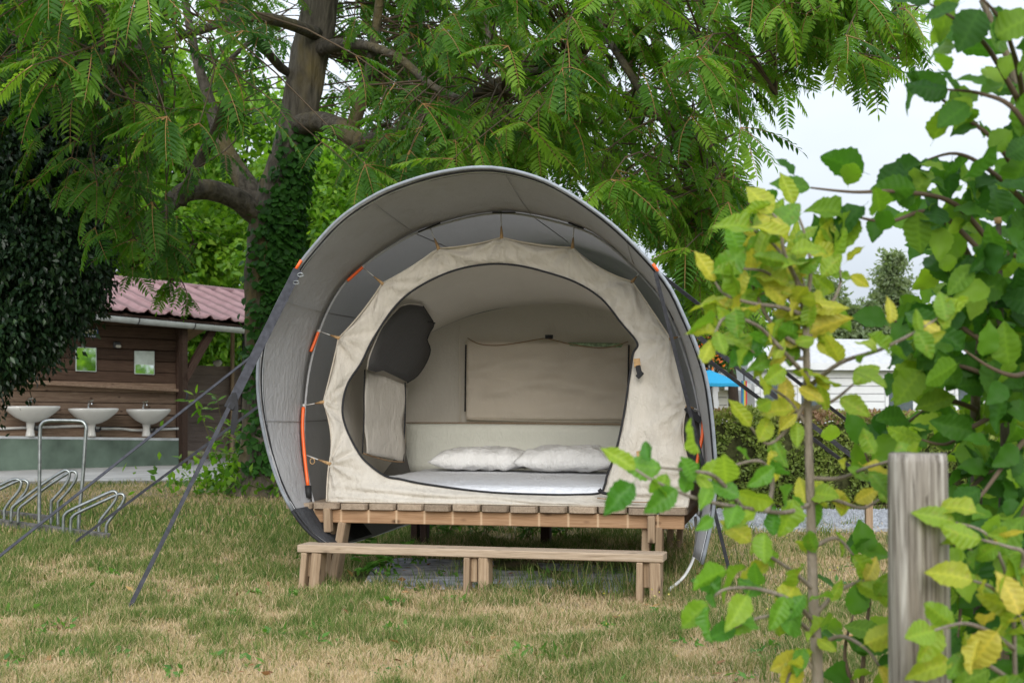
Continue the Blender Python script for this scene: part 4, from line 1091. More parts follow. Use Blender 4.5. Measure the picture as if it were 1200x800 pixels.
# ------------------------------------------------------------------ grass
def grass():
    def field(N, ya, yb, hmin, hmax, wmin, wmax, seed, xmax=None):
        r = np.random.default_rng(seed)
        y = ya + (yb - ya) * np.sqrt(r.random(N) * (1 - (ya / yb) ** 2) + (ya / yb) ** 2) if False else r.uniform(ya, yb, N)
        x = r.uniform(-.42, .42, N) * y
        if xmax is not None: pass
        return x, y, r.uniform(hmin, hmax, N), r.uniform(wmin, wmax, N), r
    def excl(x, y):
        keep = np.ones(len(x), bool)
        rel = np.stack([x - TO.x, y - TO.y], 1); u_ = rel @ np.array([U.x, U.y]); v_ = rel @ np.array([Vv.x, Vv.y])
        keep &= ~((u_ > -.78) & (u_ < .72) & (v_ > -.05) & (v_ < 1.1))
        # paths
        yy = y - 0; keep &= ~((y > 15.75) & (x < -1.0))
        keep &= ~((y > 10.2) & (x > 1.2) & (y < 11.6))
        keep &= y < 18
        return keep
    Vs = []; Ts = []; Fn = []
    allv = []; alltint = []; allq = []; cnt = 0
    specs = [(190000, 4.3, 6.6, .018, .058, .0018, .0038, 1), (130000, 6.6, 9.4, .02, .06, .003, .005, 2), (70000, 9.4, 16.5, .025, .06, .005, .010, 3)]
    Vall = []; Tint = []
    for N, ya, yb, h0, h1, w0, w1, sd_ in specs:
        x, y, h, wd, r = field(N, ya, yb, h0, h1, w0, w1, sd_)
        g = greenness(x, y)
        k = excl(x, y) & (r.random(N) < (.55 + .45 * g))
        x, y, h, wd, g = x[k], y[k], h[k], wd[k], g[k]; n = len(x)
        h = h * (.7 + .7 * g) * (.6 + .8 * vnoise(x, y, .22, 20))
        az = r.uniform(0, 2 * np.pi, n); lean = r.uniform(.2, 1.3, n) * (1.2 - .6 * g)
        a2 = r.normal(0, .7, n)
        sx, sy = np.cos(a2) * wd / 2, np.sin(a2) * wd / 2
        bx = np.cos(az) * lean * h; by = np.sin(az) * lean * h
        z0 = gz(x, y) - .003
        P0 = np.stack([x - sx, y - sy, z0], 1); P1 = np.stack([x + sx, y + sy, z0], 1)
        P2 = np.stack([x + sx * .8 + bx * .35, y + sy * .8 + by * .35, z0 + h * .6], 1); P3 = np.stack([x - sx * .8 + bx * .35, y - sy * .8 + by * .35, z0 + h * .6], 1)
        P4 = np.stack([x + bx, y + by, z0 + h * (1.05 - .25 * lean)], 1)
        Vall.append(np.stack([P0, P1, P2, P3, P4], 1).reshape(-1, 3))
        tn = np.clip(g * .66 + r.normal(0, .30, n) + .08, 0, 1)
        Tint.append(np.repeat(tn + 1, 5))
    # long grass round the platform and bench
    r = np.random.default_rng(5); cl = []
    for (px, py, n_, sp_, hh) in ((700, 692, 220, .16, .16), (730, 672, 200, .2, .22), (800, 668, 420, .28, .20), (830, 690, 420, .35, .14), (560, 690, 160, .3, .09), (650, 694, 200, .3, .10), (470, 690, 120, .3, .08), (780, 640, 240, .3, .16),
                                  (860, 655, 260, .4, .12), (620, 650, 350, .7, .10), (540, 640, 350, .6, .09), (700, 640, 300, .5, .12), (395, 688, 80, .15, .08), (760, 700, 130, .2, .11)):
        p = gnd(px, py); cl.append(np.stack([r.normal(p.x, sp_, n_), r.normal(p.y, sp_ * .5, n_), hh * r.uniform(.3, 1.15, n_)], 1))
    for k_ in range(420):     # scattered taller tufts
        yy = r.uniform(4.6, 13); xx = r.uniform(-.4, .4) * yy
        n_ = 18; cl.append(np.stack([r.normal(xx, .035, n_), r.normal(yy, .03, n_), r.uniform(.035, .11, n_)], 1))
    c = np.concatenate(cl); ns_ = 5200
    ys2 = r.uniform(4.4, 10, ns_); xs2 = r.uniform(-.42, .42, ns_) * ys2; ks_ = excl(xs2, ys2); straw = np.stack([xs2, ys2, r.uniform(.05, .12, ns_)], 1)[ks_]
    nc_ = len(c); c = np.concatenate([c, straw]); x, y, h = c.T; n = len(x)
    az = r.uniform(0, 2 * np.pi, n); lean = r.uniform(.1, .9, n); lean[nc_:] = r.uniform(.9, 2.2, n - nc_); h[nc_:] *= .62; wd = r.uniform(.0025, .005, n); wd[nc_:] *= .6; a2 = r.uniform(0, np.pi, n)
    sx, sy = np.cos(a2) * wd / 2, np.sin(a2) * wd / 2; bx = np.cos(az) * lean * h; by = np.sin(az) * lean * h; z0 = gz(x, y) - .003
    Vall.append(np.stack([np.stack([x - sx, y - sy, z0], 1), np.stack([x + sx, y + sy, z0], 1), np.stack([x + sx * .8 + bx * .35, y + sy * .8 + by * .35, z0 + h * .6], 1),
                          np.stack([x - sx * .8 + bx * .35, y - sy * .8 + by * .35, z0 + h * .6], 1), np.stack([x + bx, y + by, z0 + h * np.maximum(.25, 1.05 - .25 * lean)], 1)], 1).reshape(-1, 3))
    t9 = np.clip(r.normal(.72, .25, n), 0, 1); t9[nc_:] = r.uniform(0, .25, n - nc_); Tint.append(np.repeat(t9 + 1, 5))
    V = np.concatenate(Vall); tint = np.concatenate(Tint); nb_ = len(V) // 5
    b = np.arange(nb_)[:, None] * 5
    loops = (b + np.array([0, 1, 2, 3, 3, 2, 4])[None]).ravel()
    tot = np.tile(np.array([4, 3]), nb_); st = np.concatenate([[0], np.cumsum(tot)[:-1]])
    me = bpy.data.meshes.new('grass'); me.vertices.add(len(V)); me.vertices.foreach_set('co', V.ravel().astype(np.float32))
    me.loops.add(len(loops)); me.loops.foreach_set('vertex_index', loops.astype(np.int32))
    me.polygons.add(len(tot)); me.polygons.foreach_set('loop_start', st.astype(np.int32)); me.polygons.foreach_set('loop_total', tot.astype(np.int32))
    a = me.attributes.new('tint', 'FLOAT', 'POINT'); a.data.foreach_set('value', tint.astype(np.float32)); me.update(calc_edges=True)
    return me
MT['grass'] = m_leaf('grass_blade', [(0, (.60, .46, .29)), (.28, (.46, .355, .19)), (.5, (.25, .26, .09)), (.75, (.13, .20, .045)), (1, (.08, .15, .03))], .3, .7, tcol=(1.1, 1.1, .8), spec=.15)
tag(link('grass', grass(), MT['grass']), 'short dry and green lawn grass round the platform', 'grass', kind='stuff')

# simple leaf templates (x = length, unit)
LEAF4 = ([(0, 0, 0), (.4, .26, .05), (.45, 0, -.03), (.4, -.26, .05), (1, 0, -.06)], [(0, 2, 1), (0, 3, 2), (1, 2, 4), (2, 3, 4)])
LEAF8 = ([(0, 0, 0), (.25, .17, .03), (.25, 0, -.015), (.25, -.17, .03), (.62, .15, .02), (.62, 0, -.03), (.62, -.15, .02), (1, 0, -.10)],
         [(0, 2, 1), (0, 3, 2), (1, 2, 5, 4), (2, 3, 6, 5), (4, 5, 7), (5, 6, 7)])
QUADL = ([(0, 0, 0), (.5, .28, .04), (1, 0, -.05), (.5, -.28, .04)], [(0, 3, 2, 1)])

# dead leaves on the lawn
r = np.random.default_rng(21); N = 1500
y = r.uniform(4.4, 15, N); x = r.uniform(-.4, .4, N) * y
nearpatch = r.random(N) < .35; x = np.where(nearpatch, r.normal(-1.0, 1.0, N), x); y = np.where(nearpatch, r.normal(12.4, .8, N), y)
pos = np.stack([x, y, gz(x, y) + .02], 1); d_ = rand_dirs(N, 0, r); d_[:, 2] *= .25
tag(stamp('dead_leaves', *LEAF4, pos, basis(d_, rand_dirs(N, 3, r)) * r.uniform(.02, .055, N)[:, None, None], r.random(N), MT['litter']), 'small brown dead leaves scattered on the lawn', 'leaves', kind='stuff')
# clover and broad-leaved weeds in the turf
r = np.random.default_rng(77); K = 150; cy2 = r.uniform(4.5, 12, K); cx2 = r.uniform(-.4, .4, K) * cy2; rep_ = 12
pos = np.stack([np.repeat(cx2, rep_) + r.normal(0, .035, K * rep_), np.repeat(cy2, rep_) + r.normal(0, .03, K * rep_), np.zeros(K * rep_)], 1); pos[:, 2] = gz(pos[:, 0], pos[:, 1]) + r.uniform(.012, .035, K * rep_)
d_ = rand_dirs(K * rep_, .15, r)
tag(stamp('broadleaf_weeds', *LEAF4, pos, basis(d_, rand_dirs(K * rep_, 2.5, r)) * r.uniform(.018, .05, K * rep_)[:, None, None], r.random(K * rep_), MT['weed']), 'small broad leaved weeds and clover low in the turf', 'weeds', kind='stuff')
# small yellow hawkbit flowers in the grass
N = 150; y = r.uniform(5.2, 9.5, N); x = r.uniform(.05, .24, N) * y
pos = np.stack([x, y, gz(x, y) + r.uniform(.04, .12, N)], 1)
tag(stamp('yellow_flowers', [(0, 0, 0), (.5, .5, .1), (1, 0, 0), (.5, -.5, .1)], [(0, 1, 2, 3)], pos, basis(rand_dirs(N, 0, r), rand_dirs(N, 2, r)) * .010, r.random(N),
          m_leaf('yellow_petal', [(0, (.6, .5, .1)), (1, (.7, .62, .2))], .3)), 'tiny yellow flowers dotted through the dry grass', 'flowers', kind='stuff')

# ------------------------------------------------------------------ main tree
TY = 13.5
tree = thing('main_tree', gnd(305, 580), 'large tree with feathery leaves and ivy covered trunk behind the tent', 'tree')
def limb(name, pts, mat, parent, seg=14, rough=.10, n=5):
    P = [at(x, y, Y) for x, y, Y, r_ in pts]; rad = [r_ for *_, r_ in pts]
    C_ = cr(P, n); rr = []
    for i in range(len(P) - 1):
        for k in range(n): rr.append(rad[i] + (rad[i + 1] - rad[i]) * k / n)
    rr.append(rad[-1])
    V, Fc = tube_geo(C_, rr, seg)
    V = [v + (v - C_[min(i // seg, len(C_) - 1)]) * (rough * mnoise.noise(v * 6) + rough * .8 * mnoise.noise(Vector((v.x * 16, v.y * 16, v.z * 3)))) for i, v in enumerate(V)]
    mesh_pf(name, V, Fc, mat, parent, sm=True); return C_
SK = []   # skeleton points that twigs can spring from
tp_ = at(310, 590, TY)
SK += limb('trunk', [(310, 592, TY, .42), (313, 560, TY, .31), (315, 500, TY, .26), (316, 400, TY, .245), (317, 300, TY, .245), (326, 235, TY, .225), (345, 160, TY, .18), (358, 90, TY, .19), (372, 20, TY, .18), (385, -60, TY, .16), (395, -200, TY, .12), (400, -380, TY, .06)], MT['bark'], tree, 22)
SK += limb('bough', [(322, 262, 13.5, 0.133), (300, 250, 13.4, 0.117), (275, 232, 13.2, 0.105), (245, 222, 13.0, 0.098), (215, 226, 12.8, 0.094), (198, 240, 12.6, 0.078)], MT['bark_limb'], tree)
SK += limb('branch', [(210, 236, 12.7, 0.078), (222, 215, 12.6, 0.058), (236, 185, 12.5, 0.055), (250, 158, 12.3, 0.043), (262, 120, 12.0, 0.031)], MT['bark_limb'], tree, 10)
SK += limb('bough', [(312, 262, 13.6, 0.125), (292, 222, 13.7, 0.109), (272, 190, 13.8, 0.098), (258, 160, 13.9, 0.078), (243, 110, 14.0, 0.058), (228, 60, 14, 0.047), (215, -10, 14, 0.039)], MT['bark_limb'], tree)
SK += limb('bough', [(350, 148, 13.4, 0.117), (372, 142, 13.2, 0.098), (398, 150, 13.0, 0.101), (425, 166, 12.8, 0.094), (460, 160, 12.5, 0.078), (495, 145, 12.2, 0.066), (540, 120, 11.6, 0.051), (600, 90, 11, 0.039), (680, 75, 10.4, 0.027)], MT['bark_limb'], tree)
SK += limb('branch', [(408, 160, 13.0, 0.078), (416, 140, 12.9, 0.066), (428, 105, 12.8, 0.055), (437, 60, 12.7, 0.047), (443, 15, 12.6, 0.043), (450, -50, 12.4, 0.031)], MT['bark_limb'], tree, 10)
SK += limb('branch', [(370, 60, 13.5, 0.078), (400, 52, 13.0, 0.055), (435, 55, 12.6, 0.043), (470, 70, 12.2, 0.039), (505, 100, 11.8, 0.035), (545, 118, 11.5, 0.023), (580, 132, 11.2, 0.016)], MT['bark_limb'], tree, 10)
SK += limb('branch', [(380, -20, 13.4, 0.086), (450, -60, 12.5, 0.070), (540, -40, 11.8, 0.062), (575, 30, 11.2, 0.039), (560, 70, 11, 0.027), (590, 110, 10.8, 0.016)], MT['bark_limb'], tree, 10)
SK += limb('branch', [(385, -60, 13.4, 0.094), (520, -130, 12.2, 0.078), (700, -120, 11, 0.062), (850, -60, 10.2, 0.047), (960, 0, 9.8, 0.031), (1030, 40, 9.6, 0.016)], MT['bark_limb'], tree, 10)
SK += limb('branch', [(700, -120, 11, 0.055), (780, 0, 10.4, 0.039), (850, 70, 10.2, 0.027), (910, 110, 10.0, 0.016)], MT['bark_limb'], tree, 10)
SK += limb('branch', [(600, -120, 11.6, 0.055), (690, 10, 11, 0.039), (760, 120, 10.6, 0.027), (820, 200, 10.4, 0.020), (850, 290, 10.4, 0.012)], MT['bark_limb'], tree, 10)
SK += limb('branch', [(372, 40, 13.4, 0.070), (300, 20, 12.0, 0.047), (220, 40, 10.5, 0.035), (150, 60, 9.4, 0.023), (80, 70, 8.8, 0.016)], MT['bark_limb'], tree, 10)
SK += limb('branch', [(385, -60, 13.2, 0.078), (300, -90, 11, 0.055), (180, -60, 9.2, 0.039), (90, -20, 8.2, 0.023)], MT['bark_limb'], tree, 10)
SK += limb('branch', [(352, 92, 13.5, 0.04), (330, 80, 13.3, 0.047), (300, 46, 12.6, 0.039), (292, 50, 12.2, 0.023), (258, 80, 12, 0.016)], MT['bark_limb'], tree, 8)
SK += limb('branch', [(200, 240, 12.6, 0.062), (190, 260, 12.4, 0.039), (184, 300, 12.2, 0.023), (200, 330, 12, 0.016)], MT['bark_limb'], tree, 8)

def frond_mesh(name, npair, seed, droop, fine=True):
    rr = random.Random(seed); V = []; Fc = []; fm = []
    def cp(t): return Vector((t, 0, -droop * t * t)), Vector((1, 0, -2 * droop * t)).normalized()
    tvv, tff = LEAF8 if fine else LEAF4
    for i in range(npair + 1):
        t = .16 + .80 * i / npair; c, tg = cp(t)
        ln = .235 * (.62 + .55 * math.sin(math.pi * min(1, .12 + .86 * i / npair))) * rr.uniform(.88, 1.1)
        for sd_ in ((1, -1) if i < npair else (0,)):
            a = R(rr.uniform(52, 68)) if sd_ else 0
            side = Vector((0, sd_, 0)) if sd_ else Vector((0, 0, 0))
            d = (tg * math.cos(a) + side * math.sin(a) + Vector((0, 0, -rr.uniform(.05, .35)))).normalized()
            nrm = (Vector((0, 0, 1)) + side * rr.uniform(-.1, .35) + tg * rr.uniform(-.1, .3)).normalized()
            y = nrm.cross(d).normalized(); z = d.cross(y); b = len(V)
            for p in tvv: V.append(c + (d * p[0] + y * (p[1] * .74) + z * p[2]) * ln)
            for f in tff: Fc.append(tuple(q + b for q in f)); fm.append(0)
    pts = [cp(t)[0] for t in (0, .25, .5, .75, .97)]
    tv, tf = tube_geo(pts, [.011, .009, .007, .005, .003], 3, False); b = len(V); V += tv
    for f in tf: Fc.append(tuple(q + b for q in f)); fm.append(1)
    return [tuple(v) for v in V], Fc, fm
FT = [frond_mesh('frond', n_, 30 + i, dr) for i, (n_, dr) in enumerate(((11, .28), (10, .38), (12, .22), (9, .45)))]
FTf = [frond_mesh('frond', n_, 60 + i, dr, False) for i, (n_, dr) in enumerate(((9, .3), (10, .42)))]

def inpoly(x, y, poly):
    c = False; j = len(poly) - 1
    for i in range(len(poly)):
        xi, yi = poly[i]; xj, yj = poly[j]
        if (yi > y) != (yj > y) and x < (xj - xi) * (y - yi) / (yj - yi) + xi: c = not c
        j = i
    return c
# crown regions: outline as seen (one added above the view), depth span, number of twig ends
regions = [
    ([(-80, -140), (330, -140), (330, 90), (300, 130), (235, 150), (215, 230), (150, 170), (130, 120), (60, 110), (-80, 90)], 7.2, 10.5, 66, .9),   # left near sprays
    ([(90, 150), (235, 160), (240, 250), (200, 300), (120, 300), (60, 250)], 9.5, 12.5, 15, .85),
    ([(170, 270), (260, 290), (240, 350), (150, 345), (120, 300)], 10.5, 12.5, 5, .7),
    ([(230, -160), (520, -160), (520, 110), (420, 100), (340, 60), (250, 120)], 11.5, 16.0, 62, .85),
    ([(480, -180), (1020, -180), (1050, -20), (1062, 40), (1010, 75), (945, 75), (880, 130), (860, 170), (780, 180), (700, 190), (640, 160), (560, 150), (480, 160)], 8.0, 13.0, 165, .92),
    ([(450, 150), (640, 130), (700, 190), (800, 210), (850, 180), (860, 240), (830, 330), (790, 300), (740, 260), (690, 225), (620, 200), (560, 195), (430, 215), (400, 190)], 8.6, 12.5, 72, .9),
    ([(760, 200), (850, 190), (885, 260), (865, 310), (890, 350), (860, 385), (800, 350)], 9.5, 13.0, 42, .9),
    ([(880, -60), (1030, -40), (1068, 10), (1062, 55), (1000, 85), (900, 80)], 9.0, 11.0, 26, .9),
    ([(230, -100), (520, -100), (520, 120), (420, 110), (340, 60), (250, 120)], 15.5, 19.0, 60, .8),
    ([(480, -120), (960, -120), (980, 60), (880, 130), (860, 180), (780, 200), (640, 190), (480, 190)], 13.0, 16.5, 120, .85),
    ([(640, 190), (850, 180), (865, 260), (850, 340), (800, 310), (740, 260)], 12.5, 15.0, 34, .8),
    ([(420, 20), (560, 20), (620, 190), (430, 215)], 13.5, 17, 40, .8),
    ([(-150, -560), (520, -560), (520, -180), (-150, -180)], 7.5, 15.0, 34, 1.2),  # unseen crown above the view, added to shade the left canopy
    ([(-60, 60), (130, 90), (120, 240), (-60, 260)], 9.5, 11.5, 14, .85),
]
CLEAR = [[(275, 320), (290, 180), (310, 60), (335, -60), (425, -60), (410, 90), (385, 175), (362, 320)], [(185, 150), (300, 140), (300, 270), (190, 270)], [(200, 250), (300, 250), (300, 330), (215, 330)]]
SKv = np.array([tuple(p) for p in SK])
ends = []
rr = random.Random(99)
for poly, y0, y1, cnt, sz in regions:
    xs = [p[0] for p in poly]; ys_ = [p[1] for p in poly]; k = 0
    cnt = int(cnt * 1.6)
    while k < cnt:
        x, y = rr.uniform(min(xs), max(xs)), rr.uniform(min(ys_), max(ys_))
        if any(inpoly(x, y, q) for q in CLEAR) and rr.random() < .93: continue
        if inpoly(x, y, poly): ends.append((x, y, rr.uniform(y0, y1), sz)); k += 1
TW = []
fr = []      # (screen size, pos, dir, normal, length, tint)
tree_c = Vector((-2.6, TY, 5))
twV = []; twF = []
for x, y, Y, sz in ends:
    e = at(x, y, Y)
    dist = np.linalg.norm(SKv - np.array(tuple(e)), axis=1); q = Vector(SKv[int(dist.argmin())])
    L = (e - q).length
    if L > 2.6: q = e + (q - e).normalized() * 2.6
    m = q.lerp(e, .5) + Vector((rr.gauss(0, .16), rr.gauss(0, .16), .14 * min(L, 2.6) + rr.gauss(0, .14)))
    pts = cr([q, m, e], 3); tv, tf = tube_geo(pts, [.0115 - .0015 * i for i in range(len(pts))], 4, False)
    b = len(twV); twV += tv; twF += [tuple(a + b for a in f) for f in tf]
    out = Vector((e.x - tree_c.x, e.y - tree_c.y, 0)).normalized()
    nf = rr.randint(5, 8)
    base_t = rr.random()
    for k in range(nf):
        a = rr.uniform(-1.9, 1.9); d = Matrix.Rotation(a, 3, 'Z') @ out
        pitch = R(rr.uniform(-5, 62)) if k else R(rr.uniform(20, 50))
        dd = d * math.cos(pitch) + Vector((0, 0, -math.sin(pitch)))
        nn = (d * math.sin(pitch) + Vector((0, 0, math.cos(pitch))) + Vector((rr.gauss(0, .25), rr.gauss(0, .25), 0))).normalized()
        pos = pts[rr.choice((-1, -1, -2, -3))]
        ln = rr.uniform(.24, .47) * sz
        shade_tint = .15 if x > 520 else -.2  # left fronds coloured darker, right ones lighter, standing in for canopy shade
        tint = min(1, max(0, .45 + shade_tint + .3 * (base_t - .5) + rr.gauss(0, .18)))
        fr.append((ln / Y, pos, dd, nn, ln, tint))
fr.sort(key=lambda f: -f[0])
tw = mesh_pf('twigs', twV, twF, MT['twig'], tree, sm=True); tw['kind'] = 'stuff'
fmeshes = []
for V, Fc, fm in FT:
    me = bpy.data.meshes.new('frond'); me.from_pydata(V, [], Fc); me.materials.append(MT['frond']); me.materials.append(MT['rachis'])
    me.polygons.foreach_set('material_index', fm); me.update(); fmeshes.append(me)
vis = [f for f in fr if -30 < 600 + F * f[1].x / f[1].y < 1230 and 467 - F * (f[1].z - CZ) / f[1].y > -40]
visid = set(id(f) for f in vis[:290])
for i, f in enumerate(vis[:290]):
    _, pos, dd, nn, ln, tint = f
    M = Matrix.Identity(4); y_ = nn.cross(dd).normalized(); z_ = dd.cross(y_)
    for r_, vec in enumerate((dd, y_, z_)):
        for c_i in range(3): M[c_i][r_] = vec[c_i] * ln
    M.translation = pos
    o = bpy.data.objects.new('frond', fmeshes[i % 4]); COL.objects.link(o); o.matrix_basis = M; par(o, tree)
rest = [f for f in fr if id(f) not in visid]
def stamp_fronds(name, L, temps, mats, parent):
    for gi, tm in enumerate(temps):
        sub = L[gi::len(temps)]
        if not sub: continue
        pos = np.array([tuple(f[1]) for f in sub]); d = np.array([tuple(f[2]) for f in sub]); nn = np.array([tuple(f[3]) for f in sub])
        ln = np.array([f[4] for f in sub]); tt = np.array([f[5] for f in sub])
        o = stamp(name, tm[0], tm[1], pos, basis(d, nn) * ln[:, None, None], tt, mats, parent, fm=tm[2]); o['kind'] = 'stuff'
half = rest[:len(rest) // 2]
stamp_fronds('crown', half, [FT[0]], [MT['frond'], MT['rachis']], tree)
stamp_fronds('crown', rest[len(rest) // 2:], [FTf[0]], [MT['frond'], MT['rachis']], tree)

# ivy on the trunk
N = 5200; r = np.random.default_rng(31)
tt = r.random(N) ** .8; py_ = 150 + tt * 400; yy_ = py_
cx_ = np.interp(py_, [150, 235, 300, 400, 500, 560, 592], [346, 326, 317, 316, 315, 313, 310]); rad_ = np.interp(py_, [150, 235, 300, 560], [.19, .24, .27, .33])
an = r.normal(-.75, .6, N)          # camera-right side of the trunk
on = r.random(N) < np.interp(py_, [150, 240, 300, 440, 470, 520, 550], [.25, .8, 1, .9, .4, .7, 1]); an = an[on]; py_ = py_[on]; cx_ = cx_[on]; rad_ = rad_[on]; N = len(an)
bx_ = np.array([tuple(at(a, b, TY)) for a, b in zip(cx_, py_)])
dirn = np.stack([np.sin(-an), -np.cos(an), np.zeros(N)], 1)
pos = bx_ + dirn * (rad_ + r.uniform(0, .07, N))[:, None]
dd = rand_dirs(N, -1.2, r) * .6 + dirn * .35
iv = stamp('climbing_ivy', [(0, 0, 0), (.1, .38, .02), (.5, .42, 0), (1, 0, -.05), (.5, -.42, 0), (.1, -.38, .02)], [(0, 3, 2, 1), (0, 5, 4, 3)], pos, basis(dd, dirn + rand_dirs(N, .5, r) * .5) * r.uniform(.05, .085, N)[:, None, None], r.random(N), MT['ivy'])
tag(iv, 'dark green ivy climbing the trunk of the large tree', 'ivy', kind='stuff')
# undergrowth at the trunk foot
N = 1500; c = gnd(305, 578)
pos = np.stack([r.normal(c.x + .1, .42, N), r.normal(c.y - .35, .25, N), np.abs(r.normal(0, .17, N)) + .02], 1)
tag(stamp('undergrowth', *LEAF4, pos, basis(rand_dirs(N, .5, r), rand_dirs(N, 2, r)) * r.uniform(.05, .12, N)[:, None, None], r.random(N) * .8, MT['bgleaf']), 'low leafy undergrowth round the foot of the trunk', 'undergrowth', kind='stuff')
# sapling beside the trunk
def small_plant(name, base, h, nst, nl, ls, label, cat, mat, group=None, spread=.25, seed=0, lean=0, nodes=6):
    r = random.Random(seed); e = thing(name, base, label, cat, group)
    LP, LD, LN, LT = [], [], [], []
    for k in range(nst):
        a = r.uniform(0, 6.28); tip = base + Vector((math.cos(a) * spread * r.random() + lean, math.sin(a) * spread * r.random() * .6, h * r.uniform(.65, 1)))
        mid = base.lerp(tip, .5) + Vector((r.uniform(-.04, .04), r.uniform(-.03, .03), 0))
        P = cr([base + Vector((r.uniform(-.03, .03), r.uniform(-.03, .03), 0)), mid, tip], 6)
        tube('stem', P, [max(.002, .009 * h ** .5 * (1 - i / len(P))) for i in range(len(P))], MT['twig_green'], e, 5)
        for j in range(nl):
            p = P[min(len(P) - 1, int(len(P) * (.25 + .75 * (j + r.random()) / nl)))]
            b_ = r.uniform(0, 6.28); d = Vector((math.cos(b_), math.sin(b_), r.uniform(-.5, .5))); st = r.uniform(.2, 1.0) * ls
            for q in range(r.randint(2, 4)):
                LP.append(tuple(p + d * st * (q * .5))); dd_ = d + Vector((r.gauss(0, .6), r.gauss(0, .6), r.uniform(-.5, .2))); LD.append(tuple(dd_))
                LN.append((r.gauss(0, .4), r.gauss(0, .4) - .4, 1)); LT.append(r.random())
    LP, LD, LN = map(np.array, (LP, LD, LN)); n = len(LP)
    rg = np.random.default_rng(seed)
    o = stamp('leaves', *LEAF8, LP, basis(LD, LN) * rg.uniform(.6, 1.15, n)[:, None, None] * ls, np.array(LT), mat, e); o['kind'] = 'stuff'
    return e
small_plant('sapling', gnd(276, 579), 1.05, 7, 13, .11, 'bright green leafy sapling growing beside the ivy covered trunk', 'sapling', MT['bgleaf'], seed=4, spread=.5)
lab = ['leafy weed growing furthest left behind the platform legs', 'leafy weed beneath the left half of the platform', 'tallest leafy weed behind the middle of the platform', 'leafy weed right of the platform middle', 'leafy weed nearest the right platform legs']
for i, (px, h) in enumerate(((448, .22), (520, .30), (570, .33), (615, .34), (662, .30))):
    small_plant('weed', gnd(px, 631 if i else 676), h * (1.0 if i else 1), 5, 8, .075, lab[i], 'weed', MT['weed'], 'leafy weeds behind the platform', seed=20 + i, spread=.30)

# ------------------------------------------------------------------ leafy masses
def blob_points(N, c, rad, r, shell=.55, flat=1.0):
    d = rand_dirs(N, 0, r); q = (shell + (1 - shell) * r.random(N)) ** 1.0
    return np.array(c)[None] + d * q[:, None] * np.array(rad)[None], d
def clump_tree(name, base, label, cat, blobs, nleaf, ls, mat, bark, trunk_r, group=None, seed=0, template=LEAF4, droop=-.4, clump=.45, tintf=None, trunk_pts=None):
    """blobs: (centre, radii, share). Leaves sit on many small clumps spread through each blob."""
    r = np.random.default_rng(seed); e = thing(name, base, label, cat, group)
    top = max(b[0][2] for b in blobs)
    cx = np.mean([b[0][0] for b in blobs]); cyy = np.mean([b[0][1] for b in blobs])
    if trunk_pts is None: trunk_pts = [Vector(base), Vector(base).lerp(Vector((cx, cyy, top)), .5) + Vector((.1, 0, 0)), Vector((cx, cyy, top))]
    P = cr(trunk_pts, 6); V, Fc = tube_geo(P, [trunk_r * (1 - .8 * i / (len(P) - 1)) for i in range(len(P))], 10)
    mesh_pf('trunk', V, Fc, bark, e, sm=True)
    PP, DD, NN, TT = [], [], [], []
    bV, bF = [], []
    for c, rad, share in blobs:
        ncl = max(6, int(share * nleaf / 90)); cc, cd = blob_points(ncl, c, rad, r, .35)
        p0 = P[int(len(P) * .6)]
        for k in range(min(ncl, 12)):
            tv, tf = tube_geo([p0, Vector(cc[k]).lerp(p0, .5) + Vector((0, 0, .1)), Vector(cc[k])], [trunk_r * .3, trunk_r * .18, trunk_r * .05], 5, False)
            b = len(bV); bV += tv; bF += [tuple(a + b for a in f) for f in tf]
        for k in range(ncl):
            n = 90; s_ = clump * r.uniform(.6, 1.3)
            d = rand_dirs(n, 0, r); q = cc[k][None] + d * (r.random(n) ** .5)[:, None] * s_ * np.array([1, 1, .7])
            PP.append(q); g = rand_dirs(n, droop, r) + cd[k][None] * .4; DD.append(g)
            NN.append(rand_dirs(n, 1.2, r)); TT.append(np.clip(r.normal(.35 + .3 * r.random(), .2, n), 0, 1))
    PP, DD, NN, TT = map(np.concatenate, (PP, DD, NN, TT))
    o = mesh_pf('branches', bV, bF, bark, e, sm=True); o['kind'] = 'stuff'
    if tintf is not None: TT = tintf(PP, TT)
    o = stamp('crown', *template, PP, basis(DD, NN) * r.uniform(.6, 1.25, len(PP))[:, None, None] * ls, TT, mat, e); o['kind'] = 'stuff'
    return e
def B(px, py, Y, rx, ry, rz, sh): p = at(px, py, Y); return ((p.x, p.y, p.z), (rx, ry, rz), sh)
# dark evergreen on the left
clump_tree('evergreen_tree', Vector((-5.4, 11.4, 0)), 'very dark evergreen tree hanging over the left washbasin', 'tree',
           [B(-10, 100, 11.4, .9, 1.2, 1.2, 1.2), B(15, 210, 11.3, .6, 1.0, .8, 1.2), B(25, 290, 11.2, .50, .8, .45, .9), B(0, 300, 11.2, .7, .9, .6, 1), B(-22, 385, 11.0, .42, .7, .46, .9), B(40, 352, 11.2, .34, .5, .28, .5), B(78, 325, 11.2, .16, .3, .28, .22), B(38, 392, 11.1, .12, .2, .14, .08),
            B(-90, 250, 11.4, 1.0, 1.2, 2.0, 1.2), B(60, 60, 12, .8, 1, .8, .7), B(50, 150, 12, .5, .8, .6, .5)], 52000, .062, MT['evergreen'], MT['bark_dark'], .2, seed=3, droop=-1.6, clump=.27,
           trunk_pts=[Vector((-5.4, 11.4, -.02)), Vector((-5.3, 11.4, 1.8)), Vector((-5.2, 11.4, 4))])
